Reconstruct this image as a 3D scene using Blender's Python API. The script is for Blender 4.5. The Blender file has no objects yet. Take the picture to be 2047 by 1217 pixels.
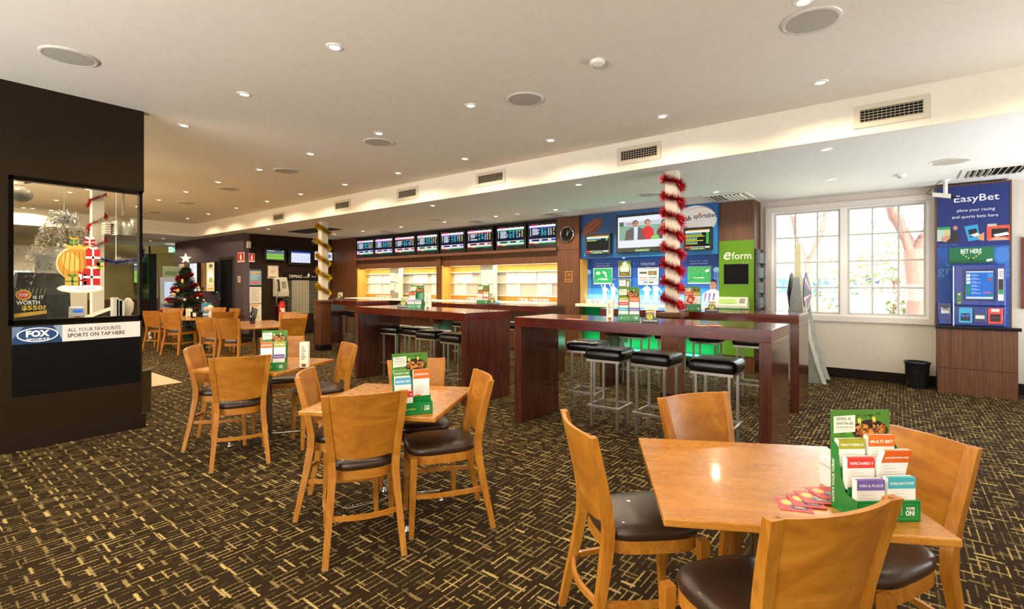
import bpy, bmesh, math, random
from mathutils import Matrix, Vector
C = bpy.context.scene
COL = bpy.context.collection
PI = math.pi
R = math.radians
random.seed(7)

# ---------------------------------------------------------------- camera
# world: +x runs along the screen wall to the right, +y into the room, z up, metres
FPX, CXP, HOR, EYE = 987.0, 1023.5, 568.8, 1.4
YAW = math.atan2(987.0, 1264.1)
CU, SU = math.cos(YAW), math.sin(YAW)
cam = bpy.data.cameras.new('camera'); cam_o = bpy.data.objects.new('camera', cam); COL.objects.link(cam_o)
cam.sensor_fit = 'HORIZONTAL'; cam.sensor_width = 36.0; cam.lens = 36.0 * FPX / 2047.0
cam.shift_y = -(608.5 - HOR) / 2047.0
cam.clip_start = 0.05; cam.clip_end = 300
cam_o.location = (0, 0, EYE); cam_o.rotation_euler = (PI / 2, 0, YAW)
C.camera = cam_o

# ---------------------------------------------------------------- view, world, daylight
C.view_settings.view_transform = 'Standard'; C.view_settings.look = 'None'
C.view_settings.gamma = 1.0; C.view_settings.use_curve_mapping = False
C.view_settings.exposure = 0.08
C.cycles.use_denoising = True
C.cycles.max_bounces = 8; C.cycles.diffuse_bounces = 5; C.cycles.glossy_bounces = 4
C.cycles.transmission_bounces = 6; C.cycles.transparent_max_bounces = 10
C.cycles.sample_clamp_indirect = 6.0; C.cycles.caustics_reflective = False; C.cycles.caustics_refractive = False
C.cycles.use_light_tree = True

W = bpy.data.worlds.new('world'); C.world = W; W.use_nodes = True
nt = W.node_tree; nt.nodes.clear()
sky = nt.nodes.new('ShaderNodeTexSky'); sky.sky_type = 'NISHITA'; sky.sun_disc = False
sky.sun_elevation = R(48); sky.sun_rotation = R(140); sky.air_density = 1.0; sky.dust_density = 3.0
bg = nt.nodes.new('ShaderNodeBackground'); bg.inputs['Strength'].default_value = 2.0
wo = nt.nodes.new('ShaderNodeOutputWorld')
hz = nt.nodes.new('ShaderNodeHueSaturation'); hz.inputs['Saturation'].default_value = .35   # thin bright haze
nt.links.new(sky.outputs[0], hz.inputs['Color']); nt.links.new(hz.outputs[0], bg.inputs[0]); nt.links.new(bg.outputs[0], wo.inputs[0])

def lamp(name, kind, loc, energy, color=(1, 1, 1), rot=(0, 0, 0), **kw):
    l = bpy.data.lights.new(name, kind); l.energy = energy; l.color = color
    for k, v in kw.items(): setattr(l, k, v)
    o = bpy.data.objects.new(name, l); o.location = loc; o.rotation_euler = rot; COL.objects.link(o)
    return o
sun = lamp('sun', 'SUN', (6, -20, 30), 13.0, (1, .95, .86), (R(42), 0, 0), angle=R(1.0))
# fill lamps added out of view before the solid right and rear walls
FILL_COOL = (0.93, 0.97, 1.0)
# both tilt upward to brighten the ceiling
lamp('fill_right', 'AREA', (2.98, 6.5, 1.5), 270, FILL_COOL, (0, R(125), 0), shape='RECTANGLE', size=1.9, size_y=4.4)
lamp('fill_rear', 'AREA', (-2.2, -3.48, 1.4), 1000, (.93, .97, 1.0), (R(148), 0, 0), shape='RECTANGLE', size=8.0, size_y=2.0)
# unseen area lamp behind the bar wall, added to lift the far ceiling
lamp('bar_fill', 'AREA', (-9.6, -1.8, 1.9), 250, (1, .86, .64), (R(128), 0, 0), shape='RECTANGLE', size=4.5, size_y=.5)
WARM = (1.0, .81, .56)
DOWN_W, DOWN_LOW_W = 42.0, 78.0

# ---------------------------------------------------------------- colour + materials
def lin(c):
    if isinstance(c, str):
        c = c.lstrip('#'); c = [int(c[i:i + 2], 16) / 255 for i in (0, 2, 4)]
    return tuple((x / 12.92 if x <= .04045 else ((x + .055) / 1.055) ** 2.4) for x in c[:3])
MATS = {}
class N:
    def __init__(s, name):
        s.m = bpy.data.materials.new(name); s.m.use_nodes = True; s.t = s.m.node_tree
        s.b = s.t.nodes['Principled BSDF']; s.out = s.t.nodes['Material Output']; MATS[name] = s.m
    def n(s, typ, **kw):
        x = s.t.nodes.new('ShaderNode' + typ)
        for k, v in kw.items(): setattr(x, k, v)
        return x
    def l(s, a, b): s.t.links.new(a, b)
    def set(s, sock, v):
        i = s.b.inputs[sock]
        if hasattr(v, 'links'): s.l(v, i)
        else: i.default_value = v if not (isinstance(v, tuple) and len(v) == 3) else (*v, 1)
    def val(s, i, v):
        if hasattr(v, 'links'): s.l(v, i)
        elif isinstance(v, tuple): i.default_value = (*v, 1) if len(i.default_value) == 4 and len(v) == 3 else v
        else: i.default_value = v
    def math(s, op, a, b=None, c=None):
        x = s.n('Math', operation=op); s.val(x.inputs[0], a)
        if b is not None: s.val(x.inputs[1], b)
        if c is not None: s.val(x.inputs[2], c)
        return x.outputs[0]
    def mix(s, f, a, b, blend='MIX'):
        x = s.n('Mix', data_type='RGBA', blend_type=blend); s.val(x.inputs[0], f); s.val(x.inputs[6], a); s.val(x.inputs[7], b)
        return x.outputs[2]
    def noise(s, scale, vec=None, detail=3, rough=.5, dist=0.0):
        x = s.n('TexNoise'); x.inputs['Scale'].default_value = scale; x.inputs['Detail'].default_value = detail
        x.inputs['Roughness'].default_value = rough; x.inputs['Distortion'].default_value = dist
        if vec is not None: s.l(vec, x.inputs['Vector'])
        return x.outputs[0]
    def obj(s): return s.n('TexCoord').outputs['Object']
    def mapping(s, vec, scale=(1, 1, 1), loc=None):
        x = s.n('Mapping'); s.l(vec, x.inputs['Vector']); x.inputs['Scale'].default_value = scale
        if loc is not None: s.l(loc, x.inputs['Location'])
        return x.outputs[0]
    def ramp(s, f, stops):
        x = s.n('ValToRGB'); s.l(f, x.inputs[0]); cr = x.color_ramp
        while len(cr.elements) < len(stops): cr.elements.new(.5)
        for e, (p, c) in zip(cr.elements, stops): e.position = p; e.color = (*c, 1)
        return x.outputs[0]
    def bump(s, h, strength=.2, dist=.01):
        x = s.n('Bump'); x.inputs['Strength'].default_value = strength; x.inputs['Distance'].default_value = dist
        s.l(h, x.inputs['Height']); s.l(x.outputs[0], s.b.inputs['Normal'])

def paint(name, rough, metal=0.0, coat=0.0, spec=.5, bump=0.0, bscale=300):
    """surface whose hue comes from the mesh; faint noise varies the sheen"""
    k = N(name); a = k.n('Attribute', attribute_name='Col')
    nz = k.noise(14, k.obj()); k.set('Base Color', k.mix(k.math('MULTIPLY', nz, .10), a.outputs['Color'], (.02, .02, .02)))
    k.set('Roughness', k.math('ADD', k.math('MULTIPLY', nz, .1), rough - .05)); k.set('Metallic', metal)
    k.set('Coat Weight', coat); k.set('Specular IOR Level', spec)
    if bump: k.bump(k.noise(bscale, k.obj()), bump, .002)
    return k
paint('wall_paint', .75, bump=.15, spec=.12)
paint('matte', .65, spec=.12)
paint('print', .45, spec=.35)
paint('plastic', .28)
paint('gloss', .08, coat=.4)
paint('metal', .3, metal=1.0)
paint('chrome', .14, metal=1.0)
def emitter(name, strength):
    k = N(name); a = k.n('Attribute', attribute_name='Col')
    k.set('Base Color', (.004, .004, .004)); k.set('Roughness', .3); k.set('Specular IOR Level', .08)
    k.l(a.outputs['Color'], k.b.inputs['Emission Color']); k.b.inputs['Emission Strength'].default_value = strength
emitter('screen', 1.0); emitter('lit_print', 1.1); emitter('lamp_glow', 14.0); emitter('tube_glow', 4.0)

def wood(name, dark, mid, light, scale, rough, coat=0.0, contrast=(.3, .5, .72), fig=1.0, rings=0.0, fine=.28):
    k = N(name); oi = k.n('ObjectInfo')
    off = k.n('CombineXYZ'); r = k.math('MULTIPLY', oi.outputs['Random'], 37.0)
    for i in range(3): k.l(r, off.inputs[i])
    v = k.mapping(k.obj(), scale, off.outputs[0])
    g = k.noise(3.0, v, 5, .6, 1.4 * fig); f = k.noise(22.0, v, 3, .6, .3)
    h = k.math('ADD', k.math('MULTIPLY', g, 1.0 - fine), k.math('MULTIPLY', f, fine))
    if rings:                                             # contour figure of rotary-cut veneer
        q = k.math('PINGPONG', k.math('MULTIPLY', k.noise(1.5, v, 2, .45, .6), rings), 1.0); h = k.math('ADD', h, k.math('MULTIPLY', k.math('SUBTRACT', k.math('POWER', q, 3.0), .25), .16))
    k.set('Base Color', k.ramp(h, [(contrast[0], lin(dark)), (contrast[1], lin(mid)), (contrast[2], lin(light))]))
    k.set('Roughness', k.math('ADD', k.math('MULTIPLY', f, .15), rough - .07)); k.set('Coat Weight', coat)
    k.b.inputs['Coat Roughness'].default_value = .08
    k.bump(f, .06, .002)
wood('beech_upright', '#8A4E0D', '#A5691A', '#B9822E', (5, 5, .8), .42, .06)
wood('beech_flat', '#8A4E0D', '#A5691A', '#B9822E', (.9, 5, 5), .42, .06)
wood('beech_panel', '#874C10', '#A46818', '#B87E2A', (.8, 3, 2.6), .42, .06, (.28, .52, .78), 1.2, 9.0)
wood('table_wood', '#915A18', '#A56C22', '#B57E36', (1.0, 5, 5), .27, .3, (.3, .5, .72), 1.0, 0.0, .12)
wood('mahogany', '#300A04', '#4C1306', '#611C0C', (.7, 8, 8), .18, .3, (.3, .5, .72), 1.0, 0.0, .15)
wood('mahogany_upright', '#2E120C', '#452014', '#5A2E1C', (9, 9, .5), .2, .5)
wood('walnut', '#3C1C08', '#573010', '#6E411C', (9, 9, .35), .5)
wood('walnut_flat', '#3C1C08', '#573010', '#6E411C', (.35, 9, 9), .5)
wood('honey_ply', '#C79236', '#D6A548', '#E2B660', (7, 7, .4), .4, .1)

def leather(name, c1, c2, rough, wr):
    k = N(name); o = k.obj(); nz = k.noise(260, o, 2); big = k.noise(7, o, 2)
    k.set('Base Color', k.mix(big, lin(c1), lin(c2))); k.set('Roughness', k.math('ADD', k.math('MULTIPLY', nz, .14), rough))
    h = k.math('ADD', k.math('MULTIPLY', nz, .35), k.math('MULTIPLY', k.noise(26, k.mapping(o, (1, 1, .25)), 3, .6, 1.5), wr))
    k.bump(h, .35, .004); k.b.inputs['Coat Weight'].default_value = .1
leather('brown_leather', '#2A1A10', '#38261A', .26, .15)
leather('black_vinyl', '#0D0D0E', '#161616', .16, 1.0)

k = N('glass')                                            # window and shelf glass: clear with a faint mirror
tr = k.n('BsdfTransparent'); tr.inputs[0].default_value = (.96, .98, .97, 1)
gl = k.n('BsdfGlossy'); gl.inputs['Roughness'].default_value = .02
fr = k.n('Fresnel'); fr.inputs[0].default_value = 1.22
mx = k.n('MixShader'); k.l(fr.outputs[0], mx.inputs[0]); k.l(tr.outputs[0], mx.inputs[1]); k.l(gl.outputs[0], mx.inputs[2])
k.l(mx.outputs[0], k.out.inputs['Surface'])
def tinsel_mat(name, c):
    k = N(name); nz = k.noise(90, k.obj(), 1)
    k.set('Base Color', k.mix(nz, lin(c), tuple(min(1, x * 1.6 + .05) for x in lin(c)))); k.set('Metallic', .85); k.set('Roughness', .25)
tinsel_mat('tinsel_red', '#B3101C'); tinsel_mat('tinsel_gold', '#D8B21E'); tinsel_mat('tinsel_silver', '#F2F0E6'); tinsel_mat('tinsel_blue', '#1E3FA8')
k = N('needles'); nz = k.noise(30, k.obj(), 2); k.set('Base Color', k.mix(nz, lin('#10220F'), lin('#2A4526'))); k.set('Roughness', .7)
k = N('leaf'); nz = k.noise(5, k.obj(), 3); k.set('Base Color', k.mix(nz, lin('#77805F'), lin('#B2B898'))); k.set('Roughness', .7)
k = N('bark'); nz = k.noise(9, k.mapping(k.obj(), (4, 4, .7)), 4); k.set('Base Color', k.mix(nz, lin('#4E3229'), lin('#76544A'))); k.set('Roughness', .85)
k = N('lawn'); nz = k.noise(3, k.obj(), 4); k.set('Base Color', k.mix(nz, lin('#C4C3A6'), lin('#DEDCCB'))); k.set('Roughness', .9)

def carpet():
    k = N('carpet'); o = k.obj(); sp = k.n('SeparateXYZ')
    jit = k.n('TexNoise'); k.l(o, jit.inputs['Vector']); jit.inputs['Scale'].default_value = 190; jit.inputs['Detail'].default_value = 2
    w = k.n('VectorMath', operation='MULTIPLY_ADD'); k.l(jit.outputs['Color'], w.inputs[0]); w.inputs[1].default_value = (.022, .022, 0); k.l(o, w.inputs[2])
    k.l(w.outputs[0], sp.inputs[0]); X, Y = sp.outputs[0], sp.outputs[1]
    def family(across, along, pitch, width, length, fill, seed):
        a = k.math('DIVIDE', across, pitch); ia = k.math('FLOOR', a); fa = k.math('SUBTRACT', a, ia)
        wn = k.n('TexWhiteNoise', noise_dimensions='2D'); cv = k.n('CombineXYZ'); k.l(ia, cv.inputs[0]); cv.inputs[1].default_value = seed; k.l(cv.outputs[0], wn.inputs['Vector'])
        b = k.math('ADD', k.math('DIVIDE', along, length), k.math('MULTIPLY', wn.outputs[0], 9.0)); ib = k.math('FLOOR', b); fb = k.math('SUBTRACT', b, ib)
        w2 = k.n('TexWhiteNoise', noise_dimensions='3D'); c2 = k.n('CombineXYZ'); k.l(ia, c2.inputs[0]); k.l(ib, c2.inputs[1]); c2.inputs[2].default_value = seed + 3.3; k.l(c2.outputs[0], w2.inputs['Vector'])
        rnd = w2.outputs[0]; sc = k.n('SeparateColor'); k.l(w2.outputs['Color'], sc.inputs[0])
        on = k.math('LESS_THAN', k.math('ABSOLUTE', k.math('SUBTRACT', fa, .5)), k.math('MULTIPLY', k.math('ADD', sc.outputs[1], .55), width / pitch * .5))
        on2 = k.math('LESS_THAN', k.math('ABSOLUTE', k.math('SUBTRACT', fb, .5)), k.math('MULTIPLY', k.math('ADD', k.math('MULTIPLY', sc.outputs[2], .45), .6), fill * .5))
        lvl = k.math('ADD', k.math('POWER', rnd, 1.4), .14)
        return k.math('MULTIPLY', k.math('MULTIPLY', on, on2), lvl)
    f1 = family(X, Y, .035, .0048, .20, .9, 1.0)
    f2 = family(Y, X, .085, .0110, .165, .62, 5.0)
    f3 = family(k.math('ADD', Y, .033), X, .105, .0065, .20, .66, 9.0)
    m = k.math('MAXIMUM', k.math('MAXIMUM', f1, f2), f3)
    sp2 = k.noise(420, o, 1)
    m = k.math('MULTIPLY', m, k.math('ADD', k.math('MULTIPLY', sp2, .9), .5))
    base = k.mix(k.noise(160, o, 2), lin('#1F1509'), lin('#2E200E'))
    k.set('Base Color', k.mix(k.math('MINIMUM', m, 1.0), base, lin('#B29B62'))); k.set('Roughness', .95); k.set('Specular IOR Level', .1)
    k.bump(k.math('ADD', sp2, k.math('MULTIPLY', m, .5)), .4, .006)
carpet()
k = N('tile'); br = k.n('TexBrick'); k.l(k.obj(), br.inputs['Vector']); br.inputs['Scale'].default_value = 1.0; br.offset = 0
br.inputs['Brick Width'].default_value = .4; br.inputs['Row Height'].default_value = .4; br.inputs['Mortar Size'].default_value = .004
br.inputs['Color1'].default_value = (*lin('#C9B083'), 1); br.inputs['Color2'].default_value = (*lin('#BFA474'), 1); br.inputs['Mortar'].default_value = (*lin('#9A845C'), 1)
k.l(br.outputs[0], k.b.inputs['Base Color']); k.set('Roughness', .3)
k = N('brick'); br = k.n('TexBrick'); sx = k.n('SeparateXYZ'); k.l(k.obj(), sx.inputs[0]); cx = k.n('CombineXYZ'); k.l(k.math('ADD', sx.outputs[0], sx.outputs[1]), cx.inputs[0]); k.l(sx.outputs[2], cx.inputs[1]); k.l(cx.outputs[0], br.inputs['Vector']); br.inputs['Scale'].default_value = 3; br.inputs['Mortar'].default_value = (*lin('#CDBDB2'), 1)
br.inputs['Color1'].default_value = (*lin('#B08C7E'), 1); br.inputs['Color2'].default_value = (*lin('#C4A496'), 1); k.l(br.outputs[0], k.b.inputs['Base Color'])

# ---------------------------------------------------------------- mesh builder
_tc = {}
def text_shape(s, bold=0.0):
    key = (s, bold)
    if key not in _tc:
        cu = bpy.data.curves.new('t', 'FONT'); cu.body = s; cu.size = 1.0; cu.offset = bold; cu.resolution_u = 2; cu.fill_mode = 'FRONT'
        ob = bpy.data.objects.new('t', cu); COL.objects.link(ob)
        dg = bpy.context.evaluated_depsgraph_get(); me = ob.evaluated_get(dg).to_mesh()
        vs = [(v.co.x, v.co.y) for v in me.vertices]; fs = [tuple(p.vertices) for p in me.polygons]
        ob.evaluated_get(dg).to_mesh_clear(); bpy.data.objects.remove(ob); bpy.data.curves.remove(cu)
        xs = [v[0] for v in vs] or [0, 1]; ys = [v[1] for v in vs] or [0, 1]
        _tc[key] = (vs, fs, min(xs), max(xs), min(ys), max(ys))
    return _tc[key]

class MB:
    def __init__(s, mat='matte', col='#ffffff'):
        s.V = []; s.F = []; s.FM = []; s.FC = []; s.FS = []; s.mats = []; s.T = Matrix(); s.use(mat, col)
    def use(s, mat=None, col=None, smooth=None):
        if mat is not None:
            if mat not in s.mats: s.mats.append(mat)
            s.mi = s.mats.index(mat); s.sm = False
        if col is not None: s.c = lin(col)
        if smooth is not None: s.sm = smooth
        return s
    def add(s, vs, fs, smooth=None):
        b = len(s.V); s.V += [tuple(s.T @ Vector(v)) for v in vs]
        for f in fs:
            s.F.append([b + i for i in f]); s.FM.append(s.mi); s.FC.append(s.c); s.FS.append(s.sm if smooth is None else smooth)
        return s
    def box(s, x0, x1, y0, y1, z0, z1):
        return s.add([(x0, y0, z0), (x1, y0, z0), (x1, y1, z0), (x0, y1, z0), (x0, y0, z1), (x1, y0, z1), (x1, y1, z1), (x0, y1, z1)],
                     [(0, 3, 2, 1), (4, 5, 6, 7), (0, 1, 5, 4), (1, 2, 6, 5), (2, 3, 7, 6), (3, 0, 4, 7)])
    def rbox(s, x0, x1, y0, y1, z0, z1, r=.004):
        """box with every edge chamfered"""
        r = min(r, (x1 - x0) / 2.01, (y1 - y0) / 2.01, (z1 - z0) / 2.01)
        bm = bmesh.new(); bmesh.ops.create_cube(bm, size=1.0)
        for v in bm.verts: v.co = ((x0 + x1) / 2 + v.co.x * (x1 - x0), (y0 + y1) / 2 + v.co.y * (y1 - y0), (z0 + z1) / 2 + v.co.z * (z1 - z0))
        bmesh.ops.bevel(bm, geom=list(bm.edges), offset=r, segments=2, affect='EDGES', profile=.5)
        bm.verts.index_update(); s.add([v.co[:] for v in bm.verts], [[v.index for v in f.verts] for f in bm.faces]); bm.free(); return s
    def loft(s, rings, cap=True, closed=True, smooth=None):
        n = len(rings[0]); vs = [p for r in rings for p in r]; fs = []
        for i in range(len(rings) - 1):
            for j in range(n if closed else n - 1):
                a, b = i * n + j, i * n + (j + 1) % n; fs.append((a, b, b + n, a + n))
        s.add(vs, fs, smooth)
        if cap and closed: s.add(rings[0], [tuple(range(n))[::-1]]); s.add(rings[-1], [tuple(range(n))])
        return s
    def lathe(s, prof, seg=16, c=(0, 0, 0), cap=True, smooth=True):
        return s.loft([[(c[0] + r * math.cos(2 * PI * j / seg), c[1] + r * math.sin(2 * PI * j / seg), c[2] + z) for j in range(seg)] for r, z in prof], cap, True, smooth)
    def tube(s, pts, r, seg=8, smooth=True, sq=False):
        pts = [Vector(p) for p in pts]; rings = []
        for i, p in enumerate(pts):
            d = (pts[min(i + 1, len(pts) - 1)] - pts[max(i - 1, 0)]).normalized()
            up = Vector((0, 0, 1)) if abs(d.z) < .95 else Vector((0, 1, 0))
            a = d.cross(up).normalized(); b = a.cross(d); rr = r[i] if isinstance(r, (list, tuple)) else r
            if sq: rings.append([tuple(p + (a * x + b * y) * rr) for x, y in ((1, 1), (-1, 1), (-1, -1), (1, -1))])
            else: rings.append([tuple(p + (a * math.cos(2 * PI * j / seg) + b * math.sin(2 * PI * j / seg)) * rr) for j in range(seg)])
        return s.loft(rings, True, True, False if sq else smooth)
    def rect(s, x0, x1, z0, z1, y=0.0): return s.add([(x0, y, z0), (x1, y, z0), (x1, y, z1), (x0, y, z1)], [(0, 1, 2, 3)])
    def poly(s, pts, y=0.0): return s.add([(x, y, z) for x, z in pts], [tuple(range(len(pts)))])
    def prism(s, pts, y0, y1):
        n = len(pts); s.add([(x, y0, z) for x, z in pts] + [(x, y1, z) for x, z in pts],
              [tuple(range(n)), tuple(range(2 * n - 1, n - 1, -1))] + [(j, j + n, (j + 1) % n + n, (j + 1) % n) for j in range(n)]); return s
    def slab(s, pts, z0, z1):
        n = len(pts); s.add([(x, y, z0) for x, y in pts] + [(x, y, z1) for x, y in pts],
              [tuple(range(n))[::-1], tuple(range(n, 2 * n))] + [(j, (j + 1) % n, (j + 1) % n + n, j + n) for j in range(n)]); return s
    def disc(s, x, z, rx, rz, y=0.0, seg=20, rot=0.0):
        return s.poly([(x + rx * math.cos(t) * math.cos(rot) - rz * math.sin(t) * math.sin(rot), z + rx * math.cos(t) * math.sin(rot) + rz * math.sin(t) * math.cos(rot)) for t in [2 * PI * i / seg for i in range(seg)]], y)
    def ball(s, c, r, seg=10, rings=6, sz=1.0):
        prof = [(max(1e-4, r * math.sin(PI * i / rings)), -r * sz * math.cos(PI * i / rings)) for i in range(rings + 1)]
        return s.lathe(prof, seg, c)
    def text(s, t, x, z, h, y=0.0, w=None, align='c', bold=0.0, shear=0.0):
        """lettering on the front plane; h = height of the ink, w = its width (else natural)"""
        vs, fs, x0, x1, y0, y1 = text_shape(t, bold); k = h / max(1e-6, y1 - y0); kx = (w / max(1e-6, x1 - x0)) if w else k
        ox = {'c': -(x0 + x1) / 2, 'l': -x0, 'r': -x1}[align]
        return s.add([(x + (a + ox) * kx + shear * (b - y0) * k, y, z + (b - (y0 + y1) / 2) * k) for a, b in vs], fs)
    def build(s, name, parent=None, loc=(0, 0, 0), rz=0.0):
        me = bpy.data.meshes.new(name); me.from_pydata(s.V, [], s.F)
        for m in s.mats: me.materials.append(MATS[m])
        me.polygons.foreach_set('material_index', s.FM); me.polygons.foreach_set('use_smooth', s.FS)
        ca = me.color_attributes.new('Col', 'FLOAT_COLOR', 'CORNER'); buf = []
        for p, c in zip(me.polygons, s.FC): buf += [*c, 1.0] * p.loop_total
        ca.data.foreach_set('color', buf); me.update()
        o = bpy.data.objects.new(name, me); COL.objects.link(o); o.location = loc; o.rotation_euler = (0, 0, rz)
        if parent is not None: o.parent = parent
        return o
def tag(o, label, cat, group=None, kind=None):
    o['label'] = label; o['category'] = cat
    if group: o['group'] = group
    if kind: o['kind'] = kind
    return o
def thing(name, label, cat, loc=(0, 0, 0), rz=0.0, group=None):
    o = bpy.data.objects.new(name, None); COL.objects.link(o); o.location = loc; o.rotation_euler = (0, 0, rz); o.empty_display_size = .1
    return tag(o, label, cat, group)
def solo(mb, name, label, cat, loc=(0, 0, 0), rz=0.0, group=None): return tag(mb.build(name, None, loc, rz), label, cat, group)
def struct(mb, name, loc=(0, 0, 0), rz=0.0, parent=None):
    o = mb.build(name, parent, loc, rz)
    if parent is None: o['kind'] = 'structure'
    return o
KIDS = {}
def kids(o): return [c for c in bpy.data.objects if c.parent == o]
def copy_tree(o, parent=None):
    c = o.copy(); COL.objects.link(c); c.parent = parent
    for ch in kids(o): copy_tree(ch, c)
    return c
def dup(o, label, loc, rz=0.0, group=None):
    c = copy_tree(o); c.location = loc; c.rotation_euler = (0, 0, rz); c['label'] = label
    if group: c['group'] = group
    return c
# measured sight lines of the photograph -> points of the room
def _ray(px, py): return ((px - CXP) / FPX * CU - SU, (px - CXP) / FPX * SU + CU, -(py - HOR) / FPX)
def on_z(px, py, h=0.0):
    x, y, z = _ray(px, py); t = (h - EYE) / z; return (x * t, y * t, h)
def on_y(px, py, v):
    x, y, z = _ray(px, py); t = v / y; return (x * t, v, EYE + z * t)
def on_x(px, py, u):
    x, y, z = _ray(px, py); t = u / x; return (u, y * t, EYE + z * t)
U90 = PI / 2                                              # rotation of things mounted on a wall that faces +x
ORD = ['first', 'second', 'third', 'fourth', 'fifth', 'sixth', 'seventh', 'eighth', 'ninth', 'tenth', 'eleventh', 'twelfth']
# ================================================================ the setting
ZC, ZL, YB, XP = 3.1, 2.745, 5.45, -5.84                 # main ceiling, lower ceiling, bulkhead face, bar wall face
CEIL, CEILW, DARK, TIP, PIL = '#EEE6D6', '#ECE9E5', '#574A50', '#281B12', '#231809'
struct(MB('carpet').box(-21.6, 3.3, -3.6, 9.1, -.1, 0), 'floor')
struct(MB('tile').box(-20.4, -8.07, -3.4, 2.67, 0, .004), 'floor_tiles')
struct(MB('wall_paint', CEIL).box(-15.5, 3.3, -3.6, YB, ZC, ZC + .1), 'ceiling')
b = MB('wall_paint', CEILW).box(-21.6, 3.3, YB + .06, 9.1, ZL, ZL + .1); b.box(-21.6, -15.56, -3.6, YB + .06, ZL, ZL + .1); struct(b, 'ceiling_lower')
b = MB('wall_paint', CEIL).box(-15.56, 3.3, YB, YB + .06, ZL, ZC + .1); b.box(-15.56, -15.5, -3.6, YB, ZL, ZC + .1); struct(b, 'ceiling_bulkhead')
# dark bar wall with the servery window
b = MB('wall_paint', PIL); b.box(XP - .16, XP, -3.6, 1.6, 2.305, ZC); b.box(XP - .16, XP, -3.6, 1.585, 0, 1.075); b.box(XP - .16, XP, -3.6, .665, 1.075, 2.305)
struct(b, 'wall_left')
struct(MB('wall_paint', '#22160E').box(XP - .16, XP + .02, -3.5, 1.61, 0, .135), 'baseboard_left')
b = MB('metal', '#17130F'); x0, x1 = XP - .06, XP + .012
for a in ((.66, 1.585, 2.28, 2.315), (.66, 1.585, 1.06, 1.10), (.66, .69, 1.06, 2.315), (1.56, 1.585, 1.06, 2.315)): b.box(x0, x1, *a)
w2 = struct(b, 'window_2'); g = MB('glass').box(XP - .03, XP - .022, .69, 1.56, 1.10, 2.28).build('glass_pane', w2)
# dark rear walls
struct(MB('wall_paint', DARK).box(-18.23, -13.4, 5.82, 5.97, 0, ZL), 'wall_back_dark')
struct(MB('wall_paint', TIP).box(-13.55, -13.4, 5.97, 8.5, 0, ZL), 'wall_board')
struct(MB('wall_paint', '#1E1512').box(-18.2, -13.39, 5.80, 5.82, 0, .12), 'baseboard_back')
struct(MB('wall_paint', '#1E1512').box(-13.4, -13.38, 5.80, 8.36, 0, .12), 'baseboard_board')
# far corridor
struct(MB('wall_paint', '#2A2018').box(-21.6, -21.5, -3.6, 5.7, 0, ZL), 'wall_outer'); struct(MB('wall_paint', '#B9A66C').box(-21.6, -18.0, 8.9, 9.1, 0, ZL), 'wall_corridor')
b = MB('wall_paint', '#B9A66C').box(-20.6, -20.5, -3.6, 5.75, .9, ZL); b.box(-21.6, -21.5, 5.75, 9, .9, ZL); b.use(col='#7A4A28').box(-20.6, -20.49, -3.6, 5.75, 0, .9).box(-21.6, -21.49, 5.75, 9, 0, .9)
b.use(col='#B9A66C').box(-21.5, -20.5, 5.75, 5.8, .9, ZL); b.use(col='#A89658').box(-20.6, -20.5, 5.75, 7.4, 2.5, ZL); struct(b, 'wall_far')
# timber betting wall: stiles, screen recess, pelmet, lit niches
struct(MB('walnut').box(-13.4, -12.17, 8.36, 8.9, 0, ZL), 'trim_2'); struct(MB('walnut').box(-5.35, -4.85, 8.32, 8.9, 0, ZL).use('matte', '#1E1008').box(-5.351, -4.849, 8.318, 8.32, 2.08, 2.087), 'trim_3')
b = MB('walnut'); b.box(-8.87, -8.73, 8.36, 8.41, 1.04, 2.08); b.box(-8.87, -8.73, 8.41, 8.75, 1.04, 1.84)
struct(b, 'trim_6'); b = MB('walnut')
b.box(-12.17, -5.35, 8.75, 8.85, .0, 2.1)
struct(MB('walnut').box(-12.17, -5.35, 8.42, 8.5, 1.84, 2.085), 'trim_4'); struct(MB('walnut_flat').box(-12.17, -5.35, 8.28, 8.62, 2.085, 2.145), 'trim_5')
b.use('wall_paint', '#0C0908').box(-12.17, -5.35, 8.62, 8.85, 2.1, ZL)
struct(b, 'wall_back')
b = MB('honey_ply'); b.box(-12.17, -12.13, 8.40, 8.75, 1.04, 1.86); b.box(-8.73, -8.69, 8.40, 8.75, 1.04, 1.86); b.box(-12.13, -8.87, 8.73, 8.75, 1.04, 1.86); b.box(-8.69, -5.35, 8.73, 8.75, 1.04, 1.86); struct(b, 'trim_1')
# blue alcove shell, column beside it
struct(MB('honey_ply').box(-4.85, -4.83, 8.36, 8.62, 1.04, 1.895), 'trim_7'); struct(MB('walnut').box(-2.31, -1.78, 8.49, 8.94, 0, ZL), 'trim_8'); b = MB('wall_paint', '#2B2018').box(-4.85, -2.31, 8.70, 8.8, 0, ZL)
struct(b, 'wall_alcove')
# window wall, skirting
b = MB('wall_paint', '#CFC6B9'); WX0, WX1, WZ0, WZ1 = -1.62, .35, .915, 2.585
b.box(-1.78, WX0, 8.94, 9.09, 0, ZL); b.box(WX1, 3.3, 8.94, 9.09, 0, ZL); b.box(WX0, WX1, 8.94, 9.09, 0, WZ0); b.box(WX0, WX1, 8.94, 9.09, WZ1, ZL); struct(b, 'wall_window')
struct(MB('wall_paint', '#1D130E').box(-1.78, .42, 8.915, 8.94, 0, .14).box(1.12, 3.0, 8.915, 8.94, 0, .14), 'baseboard_window')
b = MB('wall_paint', '#DDD6CC'); b.box(3.0, 3.1, -3.6, 9.0, 0, ZC); struct(b, 'wall_right')
b = MB('wall_paint', '#C8B99E'); b.box(-21.6, 3.1, -3.6, -3.5, 0, ZC); struct(b, 'wall_rear')
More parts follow.
